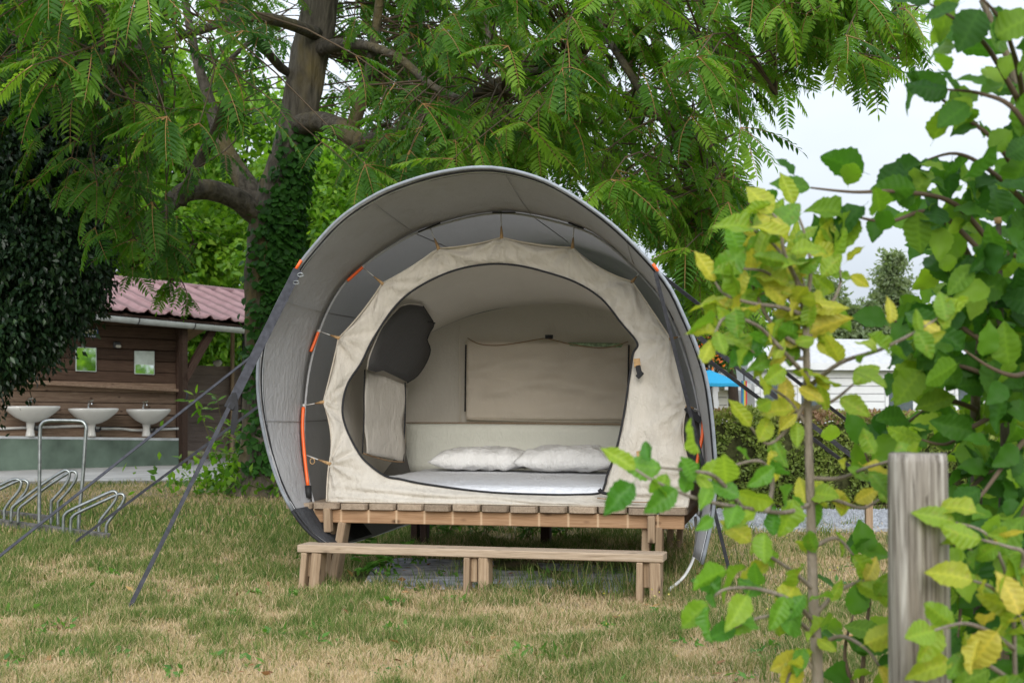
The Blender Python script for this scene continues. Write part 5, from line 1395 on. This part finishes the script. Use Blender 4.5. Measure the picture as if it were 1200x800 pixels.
# bright trees beyond the wash house and tent
GB = 'bright green trees beyond the wash house'
clump_tree('background_tree', at(150, 467, 27) * 1 - Vector((0, 0, .96)), 'bright green tree rising behind the left end of the red roof', 'tree',
           [B(150, 250, 27, 2.3, 2, 1.9, 1), B(90, 150, 28, 2.4, 2, 2, .8), B(210, 290, 27, 1.4, 1.4, 1.0, .6), B(200, 130, 28, 2.0, 2, 1.8, .8)], 11000, .20, MT['bgleaf'], MT['bark_dark'], .25, GB, 5, clump=.6)
clump_tree('background_tree', at(265, 467, 31) - Vector((0, 0, .96)), 'bright green tree seen between the boughs left of the trunk', 'tree',
           [B(255, 300, 31, 2.0, 1.6, 2.3, 1), B(255, 400, 30, 1.2, 1.2, .9, .5), B(285, 180, 31, 2.2, 1.6, 2.0, .9)], 9000, .20, MT['bgleaf'], MT['bark_dark'], .25, GB, 6, clump=.6)
clump_tree('background_tree', at(400, 467, 26) - Vector((0, 0, .96)), 'bright green tree showing between the trunk and the tent hood', 'tree',
           [B(390, 260, 26, 1.9, 1.6, 1.7, 1), B(410, 370, 26, 2.0, 1.6, 1.6, .6), B(450, 225, 27, 1.5, 1.4, .9, .6), B(370, 190, 27, 1.2, 1, .9, .35)], 10000, .17, MT['bgleaf'], MT['bark_dark'], .25, GB, 7, clump=.5)
clump_tree('background_tree', at(860, 467, 21) - Vector((0, 0, .96)), 'green tree behind the blue parasol and orange flowers', 'tree',
           [B(840, 335, 21, .75, .8, .7, 1), B(800, 370, 21, .8, .8, .8, .7), B(880, 365, 21, .45, .6, .35, .35)], 4200, .13, MT['vineleaf'], MT['bark_dark'], .12, None, 8, clump=.35)
clump_tree('poplar_tree', at(1048, 467, 70) - Vector((0, 0, .96)), 'small pale distant tree against the sky beyond the mobile homes', 'tree',
           [B(1047, 325, 70, .8, .9, 1.3, 1), B(1048, 360, 70, 1.3, 1, 1.4, .9)], 2600, .30, MT['birch'], MT['bark_dark'], .14, 'pale distant trees', 9, clump=.6)
clump_tree('poplar_tree', at(990, 467, 66) - Vector((0, 0, .96)), 'broad pale distant tree left of the small rounded one', 'tree',
           [B(965, 350, 66, 1.0, .9, 1.5, .8), B(1000, 385, 66, 2.4, 1.2, 1.5, 1.3), B(1070, 395, 66, 2.2, 1.2, 1.2, .9)], 4200, .30, MT['birch'], MT['bark_dark'], .14, 'pale distant trees', 10, clump=.7)
clump_tree('roadside_tree', Vector((14.4, 8.7, 0)), 'bushy green tree reflected in the wash house mirrors', 'tree',
           [((14.4, 8.7, 1.7), (1.8, 2.4, 1.15), 1), ((14.0, 10.8, 1.2), (1.4, 1.4, .9), .6)], 5000, .2, MT['bgleaf'], MT['bark_dark'], .15, None, 15, clump=.5)
# trumpet vine with orange flowers
vb = at(832, 467, 20.7) - Vector((0, 0, .96))
vine = clump_tree('trumpet_vine', vb, 'leafy vine covered in orange flowers beside the blue parasol', 'vine', [B(838, 398, 20.7, .55, .35, .45, 1), B(800, 410, 20.7, .4, .3, .4, .6)], 2600, .07, MT['vineleaf'], MT['bark_dark'], .06, None, 12, clump=.2)
r = np.random.default_rng(40); N = 150
pp_ = np.array([tuple(at(x, y, 20.15 + d)) for x, y, d in zip(r.normal(838, 16, N), r.normal(400, 16, N), r.random(N) * .4)])
o = stamp('orange_flowers', *LEAF8, pp_, basis(rand_dirs(N, -.3, r), rand_dirs(N, 0, r)) * r.uniform(.06, .09, N)[:, None, None], r.random(N), MT['orangefl'], vine); o['kind'] = 'stuff'

# ------------------------------------------------------------------ hedge and gravel
HX0, HX1, HY0, HY1 = 1.35, 6.6, 11.75, 12.5
N = 46000; r = np.random.default_rng(50)
hx = r.uniform(HX0, HX1, N); face = r.random(N)
ztop = .86 + .05 * (vnoise(hx, hx * 0, .5, 60) - .5) + .04 * (vnoise(hx, hx * 0 + 5, .15, 61) - .5)
bul = .10 * (vnoise(hx, ztop * 0 + r.random(N) * .0, .4, 62) - .5)
hy = np.where(face < .60, HY0 + np.abs(r.normal(0, .07, N)) + bul, r.uniform(HY0, HY1, N)); hz = np.where(face < .60, r.uniform(.0, 1, N) * ztop, ztop - np.abs(r.normal(0, .06, N)))
inn = face > .92; hz = np.where(inn, r.uniform(.05, .8, N), hz); hy = np.where(inn, r.uniform(HY0 + .1, HY1, N), hy)
hole = vnoise(hx * 1.0, hz, .12, 63) > .30; face_keep = hole | (face > .6)
hx, hy, hz, ztop_ = hx[face_keep], hy[face_keep], hz[face_keep], ztop[face_keep]; N = len(hx)
brown = np.clip((hz / ztop_ - .70) / .3, 0, 1) * .5 * (.4 + vnoise(hx, hy, .35, 64))
tn = np.clip(.45 * vnoise(hx, hz + hy, .3, 65) + .35 * r.random(N) + brown, 0, 1)
hg = thing('clipped_hedge', Vector((4, 12.1, 0)), 'long low clipped hedge with browning top beyond the gravel', 'hedge')
o = stamp('foliage', *LEAF4, np.stack([hx, hy, hz], 1), basis(rand_dirs(N, .2, r) + np.array([0, -.3, 0]), rand_dirs(N, .6, r) + np.array([0, -.6, 0])) * r.uniform(.025, .055, N)[:, None, None], tn, MT['hedge'], hg); o['kind'] = 'stuff'
for k, xx in enumerate(np.arange(HX0 + .2, HX1, .45)):
    for q in range(2):
        tube('stem', cr([Vector((xx + rnd.uniform(-.05, .05), 12.1, -.02)), Vector((xx + rnd.uniform(-.1, .1), 12.1, .35)), Vector((xx + rnd.uniform(-.2, .2), 12.1 + rnd.uniform(-.2, .2), .75))], 3), .012, MT['bark_dark'], hg, 5)
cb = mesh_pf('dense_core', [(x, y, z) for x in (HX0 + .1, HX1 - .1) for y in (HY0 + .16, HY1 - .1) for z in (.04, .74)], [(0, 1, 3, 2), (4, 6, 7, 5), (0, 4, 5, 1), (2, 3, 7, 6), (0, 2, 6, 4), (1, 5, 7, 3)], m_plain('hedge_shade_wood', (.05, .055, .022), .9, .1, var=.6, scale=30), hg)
slab('gravel_path', [Vector((1.0, 10.0, 0)), Vector((3.2, 9.85, 0)), Vector((7.2, 9.7, 0)), Vector((8.0, 11.5, 0)), Vector((3, 11.55, 0)), Vector((1.0, 11.5, 0))], .028, .06, MT['gravel'])
N = 9000; gx = r.uniform(1.05, 5.0, N); gy = r.uniform(9.98, 11.5, N)
d = rand_dirs(N, 0, r)
tag(stamp('gravel', [(-.5, -.5, -.3), (.5, -.4, -.3), (.4, .5, -.3), (-.5, .4, -.3), (0, 0, .45)], [(0, 1, 4), (1, 2, 4), (2, 3, 4), (3, 0, 4)], np.stack([gx, gy, np.full(N, .032)], 1), basis(np.stack([np.cos(gx * 999), np.sin(gx * 999), gx * 0], 1), np.tile([0, 0, 1.], (N, 1))) * r.uniform(.018, .038, N)[:, None, None], r.random(N), MT['gravel']),
    'pale grey gravel chips on the path', 'gravel', kind='stuff')
for i, (px, yb, yt, Y) in enumerate(((1018, 617, 578, 9.9), (836, 600, 560, 11.4))):
    a = at(px, yb, Y); a.z = -.05; b = at(px, yt, Y)
    if i == 0: tag(plank('marker_stake', a, b, .05, .05, MT['leg'], None, .004), 'short wooden stake at the gravel edge behind the thin shrub', 'stake')

# ------------------------------------------------------------------ holiday homes, parasol
def home(name, pxl, pxr, yl, yr, ybase, D, depth, label, mat, wins, peak=None):
    a, b = at(pxl, 467, D), at(pxr, 467, D + 1.5); a.z = b.z = 0
    d = (b - a).normalized(); n_ = Vector((d.y, -d.x, 0)); L = (b - a).length
    zl = at(pxl, yl, D).z; e = thing(name, a, label, 'mobile home')
    nb_ = int(zl / .14)
    for k in range(nb_):
        z0 = k * zl / nb_; h = zl / nb_
        o = plank('siding_board', a + Vector((0, 0, z0 + h / 2)), b + Vector((0, 0, z0 + h / 2)), h - .012, .03, mat, e, 0, up=n_)
    back = -n_ * depth
    mesh_pf('side_wall', [a, a + back, a + back + up_ * zl, a + up_ * zl], [(0, 1, 2, 3)], mat, e)
    mesh_pf('side_wall', [b, b + back, b + back + up_ * zl, b + up_ * zl], [(0, 3, 2, 1)], mat, e)
    mesh_pf('rear_wall', [a + back, b + back, b + back + up_ * zl, a + back + up_ * zl], [(0, 3, 2, 1)], mat, e)
    ov = .25; rise = peak
    A = a - d * ov + n_ * ov + up_ * (zl - .02); Bp = b + d * ov + n_ * ov + up_ * (zl - .02); M1 = A + (back - n_ * ov) * .5 + up_ * rise; M2 = Bp + (back - n_ * ov) * .5 + up_ * rise
    A2 = A + back - n_ * 2 * ov; B2 = Bp + back - n_ * 2 * ov
    V = [A, Bp, M2, M1, A2, B2]
    o = mesh_pf('roof', V, [(0, 1, 2, 3), (3, 2, 5, 4)], MT['roofgrey'], e); m_ = o.modifiers.new('t', 'SOLIDIFY'); m_.thickness = .08
    plank('fascia', A + up_ * -.06, Bp + up_ * -.06, .14, .03, MT['siding'], e, 0, up=n_)
    for (f0, f1, z0, z1) in wins:
        p, q = a + d * L * f0 + n_ * .03, a + d * L * f1 + n_ * .03
        wdo = plank('window', p + up_ * (z0 + z1) / 2, q + up_ * (z0 + z1) / 2, z1 - z0, .05, MT['siding'], e, .004, up=n_)
        p2, q2 = p + d * .07 + n_ * .03, q - d * .07 + n_ * .03
        plank('pane', p2 + up_ * (z0 + z1) / 2, q2 + up_ * (z0 + z1) / 2, z1 - z0 - .14, .012, MT['glass'], wdo, 0, up=n_)
    return e
home('mobile_home', 884, 1180, 424, 0, 0, 26, 3.2, 'long white mobile home with clapboard siding beyond the hedge', MT['siding'], [(.02, .12, .05, 1.45), (.16, .26, .55, 1.35), (.5, .62, .6, 1.3), (.78, .9, .6, 1.3)], .55)
home('garden_hut', 838, 862, 447, 0, 0, 24.5, 1.6, 'small beige hut with a dark window behind the blue parasol', MT['siding_b'], [(.55, .85, .55, 1.1)], .2)
# parasol
pb = at(831, 467, 19.5); pb.z = 0
pz_top = at(831, 433, 19.5).z; pz_e = at(831, 449.5, 19.5).z
pa = thing('blue_parasol', pb, 'bright blue parasol standing beyond the hedge', 'parasol')
tube('pole', [pb, pb + up_ * (pz_top + .03)], .02, MT['dark_metal'], pa, 8)
hw = 1.0 * 38 / F * 19.5; V = [pb + up_ * pz_top]; n = 8
for j, (f, zz) in enumerate(((.5, .45), (1, 1), (1.0, 1.22))):
    for i in range(n * 2):
        a = 2 * math.pi * i / (n * 2) + .2; rr_ = hw * f * (1.0 if i % 2 == 0 else .93)
        V.append(pb + Vector((math.cos(a) * rr_, math.sin(a) * rr_, pz_top - (pz_top - pz_e) * zz * (1 if i % 2 == 0 else .97))))
Fc = [(0, 1 + i, 1 + (i + 1) % 16) for i in range(16)] + [(1 + j * 16 + i, 17 + j * 16 + i, 17 + j * 16 + (i + 1) % 16, 1 + j * 16 + (i + 1) % 16) for j in range(2) for i in range(16)]
o = mesh_pf('canopy', V, Fc, MT['bluecan'], pa); m_ = o.modifiers.new('t', 'SOLIDIFY'); m_.thickness = .006
for i in range(8):
    a = 2 * math.pi * i / 8 + .2; tube('rib', [pb + up_ * (pz_top - .03), pb + Vector((math.cos(a) * hw * .97, math.sin(a) * hw * .97, pz_e - .0))], .006, MT['dark_metal'], pa, 4)
tube('base', [pb, pb + up_ * .06], .25, MT['dark_metal'], pa, 14)
# white rail fence below the parasol
rf = thing('rail_fence', at(800, 467, 21) - up_ * .96, 'white rail fence behind the blue parasol pole', 'fence')
for z_ in (.35, .62, .89, 1.12): 
    a, b = at(790, 467, 21), at(842, 467, 21.3); a.z = b.z = z_; plank('rail', a, b, .04, .10, MT['siding'], rf, .004)
for px in (793, 808, 823, 838):
    a = at(px, 467, 21.08); a.z = 0; plank('post', a, a + up_ * 1.2, .08, .08, MT['leg'] if px == 808 else MT['siding'], rf, .004)
fb = at(872, 467, 22); fb.z = 0
fg = thing('feather_flag', fb, 'narrow multicoloured upright flag between hut and mobile home', 'flag')
tube('pole', [fb, fb + up_ * 1.45], .012, MT['dark_metal'], fg, 6)
for i, mk in enumerate(('signblue', 'teal', 'yellow', 'red')):
    plank('stripe', fb + Vector((-.04 + .024 * i, -.02, .35)), fb + Vector((-.04 + .024 * i, -.02, 1.25)), .023, .006, MT[mk], fg, 0, up=Vector((0, 1, 0)))

# ------------------------------------------------------------------ foreground post
pc = at(1077, 700, 2.42)
ps = thing('weathered_post', Vector((pc.x, pc.y, 0)), 'grey weathered round wooden post standing close on the right', 'post')
V = []; Fc = []; nseg = 48; rings = 60; H0, H1 = -.1, at(1077, 531, 2.42).z
for j in range(rings + 1):
    z = H0 + (H1 - H0) * j / rings; rad = .0515 + .004 * (1 - j / rings)
    for i in range(nseg):
        a = 2 * math.pi * i / nseg
        r_ = rad * (1 + .03 * mnoise.noise(Vector((math.cos(a) * 1.5, math.sin(a) * 1.5, z * 1.2))))
        r_ += .0012 * mnoise.noise(Vector((math.cos(a) * 14, math.sin(a) * 14, z * 2)))
        da = abs((a - (4.80 + .06 * math.sin(z * 7) + .05 * mnoise.noise(Vector((0, 0, z * 9)))) + math.pi) % (2 * math.pi) - math.pi)
        r_ -= .017 * math.exp(-(da / .05) ** 2) * (1 if z < H1 - .08 else .45)
        da2 = abs((a - 4.35 - .03 * math.sin(z * 11) + math.pi) % (2 * math.pi) - math.pi)
        r_ -= .006 * math.exp(-(da2 / .05) ** 2); da3 = abs((a - 5.25 - .04 * math.sin(z * 6 + 2) + math.pi) % (2 * math.pi) - math.pi); r_ -= .004 * math.exp(-(da3 / .04) ** 2) * (z > .2)
        if j == rings: r_ *= .965
        V.append(Vector((pc.x + math.cos(a) * r_, pc.y + math.sin(a) * r_, z + .004 * mnoise.noise(Vector((a * 2, 3, 0))) * (j == rings))))
for j in range(rings):
    for i in range(nseg):
        a, b = j * nseg + i, j * nseg + (i + 1) % nseg; Fc.append((a, b, b + nseg, a + nseg))
Fc.append(tuple(range(rings * nseg, (rings + 1) * nseg)))
# its own material: grain runs up the post
s = NT('silvered_post_wood')
v = s.obj((60, 60, 2.4), rand=False); g = s.noise(v, 1.5, 6, .6, .4); v2 = s.obj((9, 9, 1.6), rand=False); b_ = s.noise(v2, 1.6, 4, .6)
c = s.ramp(g, [(.3, (.10, .082, .065)), (.5, (.29, .26, .225)), (.72, (.50, .465, .42))])
c = s.mix(s.ramp(b_, [(.42, (0, 0, 0)), (.66, (.85, .85, .85))]), c, (.20, .165, .13))
vf = s.obj((170, 170, 5), rand=False); ff = s.noise(vf, 1.5, 3)
c = s.mix(s.ramp(ff, [(.52, (0, 0, 0)), (.68, (.85, .85, .85))]), c, (.075, .062, .05))
s.l(c, s.b.inputs['Base Color']); s.bump(ff, .6, .003); MT['postw'] = s.fin(.85, .15)
mesh_pf('post_body', V, Fc, MT['postw'], ps, sm=True)

# ------------------------------------------------------------------ foreground shrubs
def big_leaf(name, seed, wf_=.30, curl=.15, fold=.20, wave=.045):
    """ovate, serrated leaf of unit length with side veins pressed in"""
    rr = random.Random(seed); V = []; Fc = []; vein = []
    nl = 14; cols = (-1, -.5, 0, .5, 1)
    for i in range(nl + 1):
        t = i / nl
        w_ = wf_ * (math.sin(math.pi * t ** .80) ** .85 if 0 < t < 1 else 0) * (1 + (.07 if i % 2 else -.05))
        for c in cols:
            x = t - .05 * abs(c) * 0; yy = c * w_
            z = fold * abs(c) * w_ / wf_ * .6 - curl * t * t + wave * math.sin(t * 14 + c * 2) * abs(c)
            V.append((x, yy, z)); vein.append(0.0 if c == 0 else (.25 if (i + (1 if abs(c) > .7 else 0)) % 2 == 0 else .95))
    nc = len(cols)
    for i in range(nl):
        for k in range(nc - 1):
            a = i * nc + k; Fc.append((a, a + nc, a + nc + 1, a + 1))
    b = len(V)
    V += [(-.16, 0, .03), (-.16, .008, .025), (.0, .008, 0), (.0, -.004, 0)]; vein += [0, 0, 0, 0]; Fc.append((b, b + 1, b + 2, b + 3))
    me = bpy.data.meshes.new(name); me.from_pydata(V, [], Fc)
    at_ = me.attributes.new('vein', 'FLOAT', 'POINT'); at_.data.foreach_set('value', np.array(vein, dtype=np.float32))
    smooth(me); return me
LM_L = [big_leaf('leaf', s_, w_, cu) for s_, w_, cu in ((1, .31, .15), (2, .34, .38), (3, .27, .05), (4, .31, .55))]
for m in LM_L: m.materials.append(MT['limeleaf'])
LM_M = [big_leaf('leaf', s_, w_, cu) for s_, w_, cu in ((11, .33, .12), (12, .37, .25), (13, .30, .08))]
for m in LM_M: m.materials.append(MT['midleaf'])
LM_G = [big_leaf('leaf', s_, w_, cu) for s_, w_, cu in ((5, .34, .18), (6, .37, .38), (7, .31, .05), (8, .34, .55))]
for m in LM_G: m.materials.append(MT['greenleaf'])
def put_leaf(me, pos, d, nrm, size, parent):
    d = d.normalized(); y = nrm.cross(d); y = y.normalized() if y.length > 1e-4 else d.orthogonal().normalized(); z = d.cross(y)
    M = Matrix((d, y, z)).transposed().to_4x4() @ Matrix.Diagonal((size, size * LRR.uniform(.72, 1.12), size * LRR.choice((-.9, .5, 1, 1, 1.7)), 1)); M.translation = pos
    o = bpy.data.objects.new('leaf', me); COL.objects.link(o); o.matrix_basis = M; par(o, parent); return o
TOCAM = Vector((0, -1, 0)); LRR = random.Random(404)
def leafy_branch(parent, pts, r0, r1, bark, meshes, step, size, rr, twig=0.0, skip=0.0, facing=.9, droop=.35, out=None, name='branch', leaf_from=0.0):
    P = cr([at(x, y, Y) for x, y, Y in pts], 6); n = len(P)
    tube(name, P, [r0 + (r1 - r0) * i / (n - 1) for i in range(n)], bark, parent, 7)
    L = sum((b - a).length for a, b in zip(P, P[1:])); k = max(2, int(L / step)); sd_ = 1
    for i in range(k):
        t = (i + rr.random() * .5) / k
        if t < leaf_from or rr.random() < skip: continue
        f = t * (n - 1); q = int(f); p = P[q].lerp(P[min(n - 1, q + 1)], f - q); tg = (P[min(n - 1, q + 1)] - P[max(0, q - 1)]).normalized()
        side = tg.cross(TOCAM); side = side.normalized() if side.length > .05 else Vector((1, 0, 0)); sd_ = -sd_
        nleaves = 1 if twig == 0 else rr.choice((1, 1, 1, 2))
        for j in range(nleaves):
            d = tg * rr.uniform(.2, .9) + side * sd_ * rr.uniform(.4, 1.1) + Vector((rr.gauss(0, .25), rr.gauss(0, .35), -droop * rr.uniform(.2, 1.5)))
            off = Vector((rr.gauss(0, twig), rr.gauss(0, twig), rr.gauss(0, twig))) if twig else Vector()
            nrm = TOCAM * facing * rr.choice((1, 1, -1)) + Vector((rr.gauss(0, .45), 0, rr.uniform(.1, 1.1)))
            s_ = size * rr.uniform(.62, 1.18)
            if out is not None: out.append((p + off, d, nrm, s_))
            else: put_leaf(rr.choice(meshes), p + off, d, nrm, s_, parent)
    d = (P[-1] - P[-2]); 
    if out is not None: out.append((P[-1], d, TOCAM + Vector((0, 0, .5)), size))
    else: put_leaf(rr.choice(meshes), P[-1], d, TOCAM + Vector((0, 0, .5)), size, parent)
def place_all(lst, meshes, parent, limit=290, mat=None, rr=None):
    lst.sort(key=lambda q: -q[3] / q[0].y)
    for q in lst[:limit]: put_leaf(rr.choice(meshes), q[0], q[1], q[2], q[3], parent)
    rest = lst[limit:]
    if rest:
        me = meshes[0]; tv = [tuple(v.co) for v in me.vertices]; tf = [tuple(p.vertices) for p in me.polygons]
        ln = np.array([q[3] for q in rest])
        o = stamp('foliage', tv, tf, np.array([tuple(q[0]) for q in rest]), basis(np.array([tuple(q[1]) for q in rest]), np.array([tuple(q[2]) for q in rest])) * ln[:, None, None], np.array([rr.random() for _ in rest]), mat, parent)
        o['kind'] = 'stuff'
rr = random.Random(5)
sA = thing('lime_shrub', gnd(955, 900) * 0 + Vector((at(958, 700, 2.7).x, 2.7, 0)), 'slender young shrub with yellow green leaves left of the post', 'shrub')
LA = []
YA = 2.65
stem = [(962, 1100, YA), (958, 800, YA), (953, 700, YA), (950, 600, YA), (947, 500, YA), (945, 420, YA), (943, 355, YA), (936, 310, YA + .05)]
leafy_branch(sA, stem, .0125, .005, MT['bark_pale'], LM_L, .05, .085, rr, name='stem', out=LA, leaf_from=.72)
br = [
    [(944, 440, YA), (912, 405, YA - .05), (885, 380, YA - .1), (850, 372, YA - .15), (835, 398, YA - .2)],
    [(944, 410, YA), (905, 380, YA), (880, 330, YA), (868, 300, YA)],
    [(943, 370, YA), (930, 320, YA - .05), (905, 285, YA - .05), (880, 268, YA - .1)],
    [(943, 365, YA), (950, 320, YA), (945, 280, YA), (930, 240, YA)],
    [(944, 400, YA), (965, 370, YA + .05), (985, 330, YA + .1), (975, 285, YA + .1)],
    [(943, 355, YA), (918, 340, YA), (890, 345, YA)],
    [(945, 455, YA), (985, 425, YA - .1), (1030, 410, YA - .2), (1075, 388, YA - .25), (1100, 372, YA - .25)],
    [(945, 470, YA), (925, 500, YA), (900, 520, YA), (880, 500, YA)],
    [(946, 480, YA), (975, 470, YA), (1000, 450, YA)],
    [(947, 500, YA), (925, 470, YA), (905, 455, YA - .05)],
    [(949, 560, YA), (985, 560, YA), (1015, 548, YA - .1), (1050, 538, YA - .15)],
    [(950, 590, YA), (920, 600, YA - .1), (875, 595, YA - .2), (820, 585, YA - .3), (770, 565, YA - .35), (745, 550, YA - .35)],
    [(870, 595, YA - .2), (840, 560, YA - .25), (815, 552, YA - .3), (775, 548, YA - .3)],
    [(900, 600, YA - .15), (905, 560, YA - .15), (890, 540, YA - .2), (860, 545, YA - .2)],
    [(950, 590, YA), (975, 585, YA), (1010, 595, YA), (1030, 585, YA)],
    [(953, 690, YA), (930, 670, YA - .05), (900, 650, YA - .1), (880, 635, YA - .1)],
    [(955, 730, YA), (930, 705, YA - .1), (890, 690, YA - .15), (850, 690, YA - .2), (830, 705, YA - .2)],
    [(955, 745, YA), (930, 725, YA - .1), (895, 722, YA - .15), (860, 735, YA - .2)],
    [(955, 720, YA), (980, 695, YA), (1010, 680, YA), (1030, 690, YA)],
    [(956, 760, YA), (985, 745, YA - .05), (1015, 760, YA - .1), (1030, 780, YA - .1)],
    [(957, 790, YA), (940, 770, YA), (925, 790, YA), (915, 830, YA)],
    [(955, 640, YA), (980, 630, YA), (1000, 650, YA)],
    [(943, 370, YA), (915, 360, YA - .05), (880, 355, YA - .1), (850, 345, YA - .1), (838, 330, YA - .1)],
    [(943, 345, YA), (920, 300, YA - .1), (915, 265, YA - .1), (905, 250, YA - .1)],
    [(944, 385, YA), (925, 350, YA), (900, 320, YA - .05), (870, 315, YA - .1)],
    [(944, 420, YA), (925, 420, YA), (900, 425, YA), (880, 410, YA)],
]
MIDB = {1, 11, 12, 13, 16, 17}; LM = []
for i, b in enumerate(br):
    leafy_branch(sA, b, .005, .002, MT['bark_pale'], LM_L, .030 if i in (0, 2, 3, 4, 5, 6, 22, 23, 24, 25) else .038, .070, rr, out=(LM if i in MIDB else LA), twig=.018)
place_all(LA, LM_L, sA, 195, MT['limeleaf'], rr)
place_all(LM, LM_M, sA, 100, MT['midleaf'], rr)

sB = thing('leafy_bush', Vector((1.35, 3.0, 0)), 'dense dark green leafy bush filling the right edge behind the post', 'bush')
LB = []; YB = 3.0
trunks = [[(1180, 1000, YB + .1), (1175, 700, YB + .1), (1178, 500, YB + .1), (1172, 380, YB), (1170, 255, YB)],
          [(1150, 1000, YB + .3), (1145, 620, YB + .3), (1143, 480, YB + .3), (1150, 370, YB + .2), (1135, 300, YB + .2), (1100, 250, YB + .1)],
          [(1240, 1000, YB), (1230, 600, YB), (1215, 300, YB), (1190, 100, YB - .1), (1150, 0, YB - .1)]]
for t_ in trunks: leafy_branch(sB, t_, .016, .006, MT['bark'], LM_G, .09, .09, rr, name='stem', out=LB, twig=.04, leaf_from=.3)
tube('cut_stub', [at(1170, 262, YB - .02), at(1169, 255, YB - .02)], .0085, MT['tan'], sB, 8)
brB = [
    [(1172, 300, YB), (1120, 240, YB - .1), (1060, 225, YB - .2), (1000, 225, YB - .25), (950, 220, YB - .25)],
    [(1172, 320, YB), (1100, 250, YB - .1), (1040, 260, YB - .2), (990, 250, YB - .25)],
    [(1215, 250, YB), (1160, 200, YB - .1), (1120, 180, YB - .1), (1080, 190, YB - .1)],
    [(1210, 240, YB), (1170, 170, YB - .2), (1120, 130, YB - .2), (1085, 100, YB - .3)],
    [(1200, 130, YB - .2), (1160, 60, YB - .3), (1130, 30, YB - .4), (1090, 5, YB - .4)],
    [(1200, 120, YB - .2), (1190, 70, YB - .4), (1170, 20, YB - .5), (1130, -20, YB - .5)],
    [(1230, 200, YB - .3), (1190, 130, YB - .4), (1150, 110, YB - .4), (1110, 105, YB - .4)],
    [(1178, 420, YB), (1120, 380, YB), (1080, 380, YB + .1), (1040, 375, YB + .1)],
    [(1178, 450, YB), (1130, 430, YB), (1090, 430, YB + .1), (1060, 450, YB + .2)],
    [(1145, 480, YB + .2), (1110, 470, YB + .2), (1070, 490, YB + .2), (1050, 510, YB + .2)],
    [(1178, 480, YB), (1140, 500, YB), (1110, 520, YB), (1080, 515, YB)],
    [(1178, 540, YB), (1150, 560, YB), (1125, 590, YB - .1), (1118, 640, YB - .1)],
    [(1215, 500, YB), (1180, 540, YB - .1), (1150, 580, YB - .2), (1130, 600, YB - .2)],
    [(1215, 560, YB), (1190, 620, YB - .2), (1160, 650, YB - .3), (1130, 640, YB - .4)],
    [(1215, 300, YB), (1190, 300, YB - .2), (1160, 290, YB - .2), (1140, 310, YB - .2)],
    [(1215, 430, YB), (1190, 440, YB - .2), (1160, 430, YB - .2), (1130, 410, YB - .2)],
    [(1150, 620, YB + .2), (1125, 610, YB + .2), (1085, 590, YB + .3), (1030, 560, YB + .3), (1010, 520, YB + .3)],
    [(1150, 700, YB), (1130, 690, YB), (1125, 720, YB), (1120, 770, YB)],
    [(1000, 1000, YB + .2), (1010, 800, YB + .2), (1015, 740, YB + .2), (1020, 690, YB + .2), (1015, 650, YB + .2)],
    [(1010, 830, YB + .2), (990, 770, YB + .2), (1000, 720, YB + .2)],
    [(1175, 700, YB), (1200, 660, YB), (1210, 620, YB)],
    [(1175, 800, YB), (1150, 760, YB), (1135, 800, YB)],
]
for b in brB: leafy_branch(sB, b, .007, .002, MT['twig'], LM_G, .042, .084, rr, out=LB, twig=.035, facing=.7)
# filler sprays inside the bush
for k in range(190):
    x = rr.uniform(1060, 1260) if rr.random() < .5 else rr.uniform(1115, 1230); y = rr.uniform(330, 860) if rr.random() < .8 else rr.uniform(200, 400)
    if x < 1115 and y > 520: continue
    p = at(x, y, rr.uniform(2.9, 3.7)); 
    for j in range(4): LB.append((p + Vector((rr.gauss(0, .05), rr.gauss(0, .05), rr.gauss(0, .05))), Vector((rr.gauss(0, 1), rr.gauss(0, .6), rr.uniform(-1, .3))), TOCAM + Vector((rr.gauss(0, .6), 0, rr.random())), rr.uniform(.06, .10)))
place_all(LB, LM_G, sB, 295, MT['greenleaf'], rr)

sC = thing('lime_sprig', Vector((at(1180, 700, 2.3).x, 2.3, 0)), 'yellow green leafy sprig in the lower right corner beside the post', 'shrub')
LC = []
for b in ([(1200, 1000, 2.35), (1190, 800, 2.35), (1185, 700, 2.35), (1160, 630, 2.35), (1120, 612, 2.35)], [(1188, 760, 2.35), (1160, 740, 2.3), (1130, 730, 2.25), (1095, 738, 2.2)],
          [(1185, 690, 2.35), (1200, 650, 2.3), (1180, 640, 2.3), (1150, 632, 2.3)], [(1190, 800, 2.35), (1160, 780, 2.3), (1140, 770, 2.3), (1115, 775, 2.3)], [(1190, 720, 2.35), (1165, 690, 2.3), (1140, 680, 2.3)],
          [(1195, 830, 2.3), (1210, 770, 2.25), (1195, 720, 2.25)]):
    leafy_branch(sC, b, .005, .002, MT['bark_pale'], LM_L, .045, .075, rr, out=LC, twig=.015)
place_all(LC, LM_L, sC, 290, MT['limeleaf'], rr)
